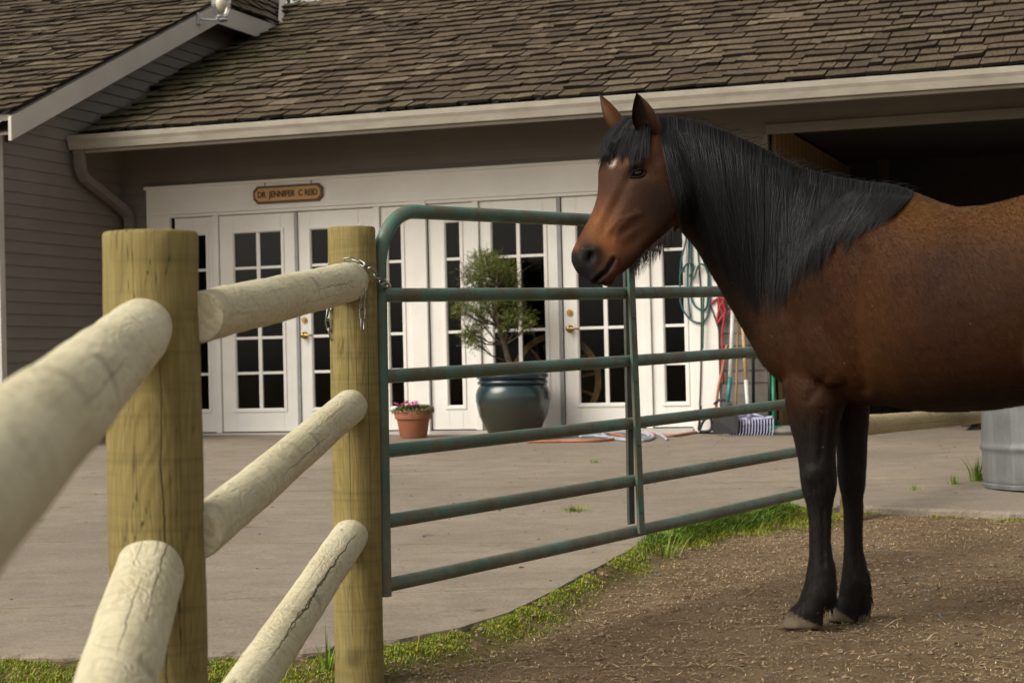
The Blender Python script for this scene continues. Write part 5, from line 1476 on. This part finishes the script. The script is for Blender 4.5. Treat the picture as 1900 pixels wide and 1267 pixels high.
# straw on the dirt
st = MB()
def straw(x, y, a, L_, w_, col, dz=0):
    d = Vector((math.cos(a), math.sin(a), random.uniform(-.10, .10))); n_ = Vector((-math.sin(a), math.cos(a), 0))*w_; c = Vector((x, y, ground_at(x, y)+.005+dz))
    m_ = c+n_*random.uniform(-1.2, 1.2)+Vector((0, 0, random.uniform(0, .006)))
    st.add([c-d*L_-n_, c-d*L_+n_, m_+n_, m_-n_, c+d*L_+n_, c+d*L_-n_], [(0, 3, 2, 1), (3, 5, 4, 2)], col)
for i in range(62000):
    x = random.uniform(-1.2, 4.2); y = random.uniform(4.3, 10.0)
    if edgeY(x)-y < .03 or random.random() < grassmask(x, y)*.9: continue
    if random.random() > .50+.9*noise.noise(Vector((x*1.6, y*1.6, 9))): continue
    k = random.uniform(.45, 1.25); u = random.random()
    col = (.52*k, .40*k, .21*k, 1) if u < .5 else ((.36*k, .26*k, .15*k, 1) if u < .8 else (.07*k, .045*k, .03*k, 1))
    straw(x, y, random.uniform(0, PI), random.uniform(.003, .022)*(1 if random.random() > .05 else 1.9), random.uniform(.0006, .0016), col)
for i in range(260):
    x = random.uniform(-.6, 3.5); y = random.uniform(4.6, 9.3)
    if edgeY(x)-y < .15: continue
    straw(x, y, random.gauss(0, .6), random.uniform(.03, .085), random.uniform(.0012, .0025), (.46, .37, .20, 1), .004)
tag(st.build('straw', M['attr'], None, colors=True), 'thin dry straw scattered over the brown paddock dirt', 'straw', kind='stuff')
# crumbs, chips and grit
cl = MB()
for i in range(46000):
    x = random.uniform(-1.5, 4.2); y = random.uniform(4.3, 9.6)
    if edgeY(x)-y < .02: continue
    u = random.random()
    if u < .90 and random.random() > .62+.9*noise.noise(Vector((x*4, y*4, 5))): continue
    r_ = random.uniform(.0025, .0075) if u < .965 else random.uniform(.007, .016)
    ct = Vector((x, y, ground_at(x, y)+r_*.1)); vs = []
    for v_ in ((1, 0, 0), (.3, .9, 0), (-.8, .6, 0), (-.9, -.5, 0), (.2, -1, 0)):
        vs.append(ct+Vector((v_[0]*random.uniform(.6, 1.4), v_[1]*random.uniform(.6, 1.4), 0))*r_)
    a_ = random.uniform(0, 2*PI)
    vs += [ct+Vector((math.cos(a_)*.35, math.sin(a_)*.35, random.uniform(.45, .75)))*r_, ct+Vector((-math.cos(a_)*.35, -math.sin(a_)*.3, random.uniform(.4, .7)))*r_]
    k = random.uniform(.35, 1.15); col = (.25*k, .170*k, .100*k, 1) if random.random() < .93 else (.19*k, .175*k, .155*k, 1)
    cl.add(vs, [(0, 1, 5), (1, 2, 6, 5), (2, 3, 6), (3, 4, 6), (4, 0, 5, 6)], col)
tag(cl.build('clods', M['attr'], None, colors=True), 'small dirt crumbs and grit on the paddock ground', 'dirt crumbs', kind='stuff')
# leaf litter and grit on the concrete
cl = MB()
for i in range(900):
    x = random.uniform(-3, 6); y = random.uniform(5.9, 16)
    if y < edgeY(x)+.1 or (Vector((x, y, 0))-BO).dot(BV) > -.1: continue
    r_ = random.uniform(.003, .009)*(1 if random.random() < .93 else 2.2); z = pavz(y)+.001; a = random.uniform(0, PI); c, s = math.cos(a)*r_, math.sin(a)*r_
    col = random.choice([(.04, .03, .02, 1), (.10, .07, .04, 1), (.35, .3, .22, 1)])
    cl.add([(x-c, y-s, z), (x+s*.5, y-c*.5, z+.003), (x+c, y+s, z+.001), (x-s*.5, y+c*.5, z+.004)], [(0, 1, 2, 3)], col)
tag(cl.build('litter', M['attr'], None, colors=True), 'tiny leaf bits and grit scattered on the concrete', 'litter', kind='stuff')

# tree behind the roof, seen just above the ridge
tr = thing('broadleaf_tree', 'green tree top showing in the gap above the roof ridge', 'tree', (-5.5, 38, .6))
g = MB(); g.tube([(0, 0, 0), (.1, 0, 3), (-.1, .1, 6), (.1, 0, 9)], [.35, .28, .2, .08], 10)
tips = []
for i in range(26):
    a = random.uniform(0, 2*PI); z0 = random.uniform(3, 8.5); r_ = random.uniform(1.5, 3.4)*(1-.06*z0); e = Vector((math.cos(a)*r_, math.sin(a)*r_, z0+random.uniform(.8, 2.2)))
    g.tube([(0, 0, z0), e*.5+Vector((0, 0, z0*.5+.2)), e], [.1, .06, .02], 6); tips.append(e)
g.build('trunk', M['bark'], tr, world=False, smooth=True)
g = MB()
for e in tips:
    for i in range(260):
        d = Vector((random.gauss(0, 1), random.gauss(0, 1), random.gauss(0, .8)))*.55; p = e+d
        n_ = Vector((random.uniform(-1, 1), random.uniform(-1, 1), random.uniform(-.2, 1))).normalized(); t = n_.orthogonal().normalized(); b_ = n_.cross(t); s = random.uniform(.05, .10); k = random.uniform(.6, 1.4)
        g.add([p-t*s, p+b_*s*.5, p+t*s, p-b_*s*.5], [(0, 1, 2, 3)], (.09*k, .13*k, .03*k, 1))
g.build('crown', M['attr'], tr, world=False, colors=True)
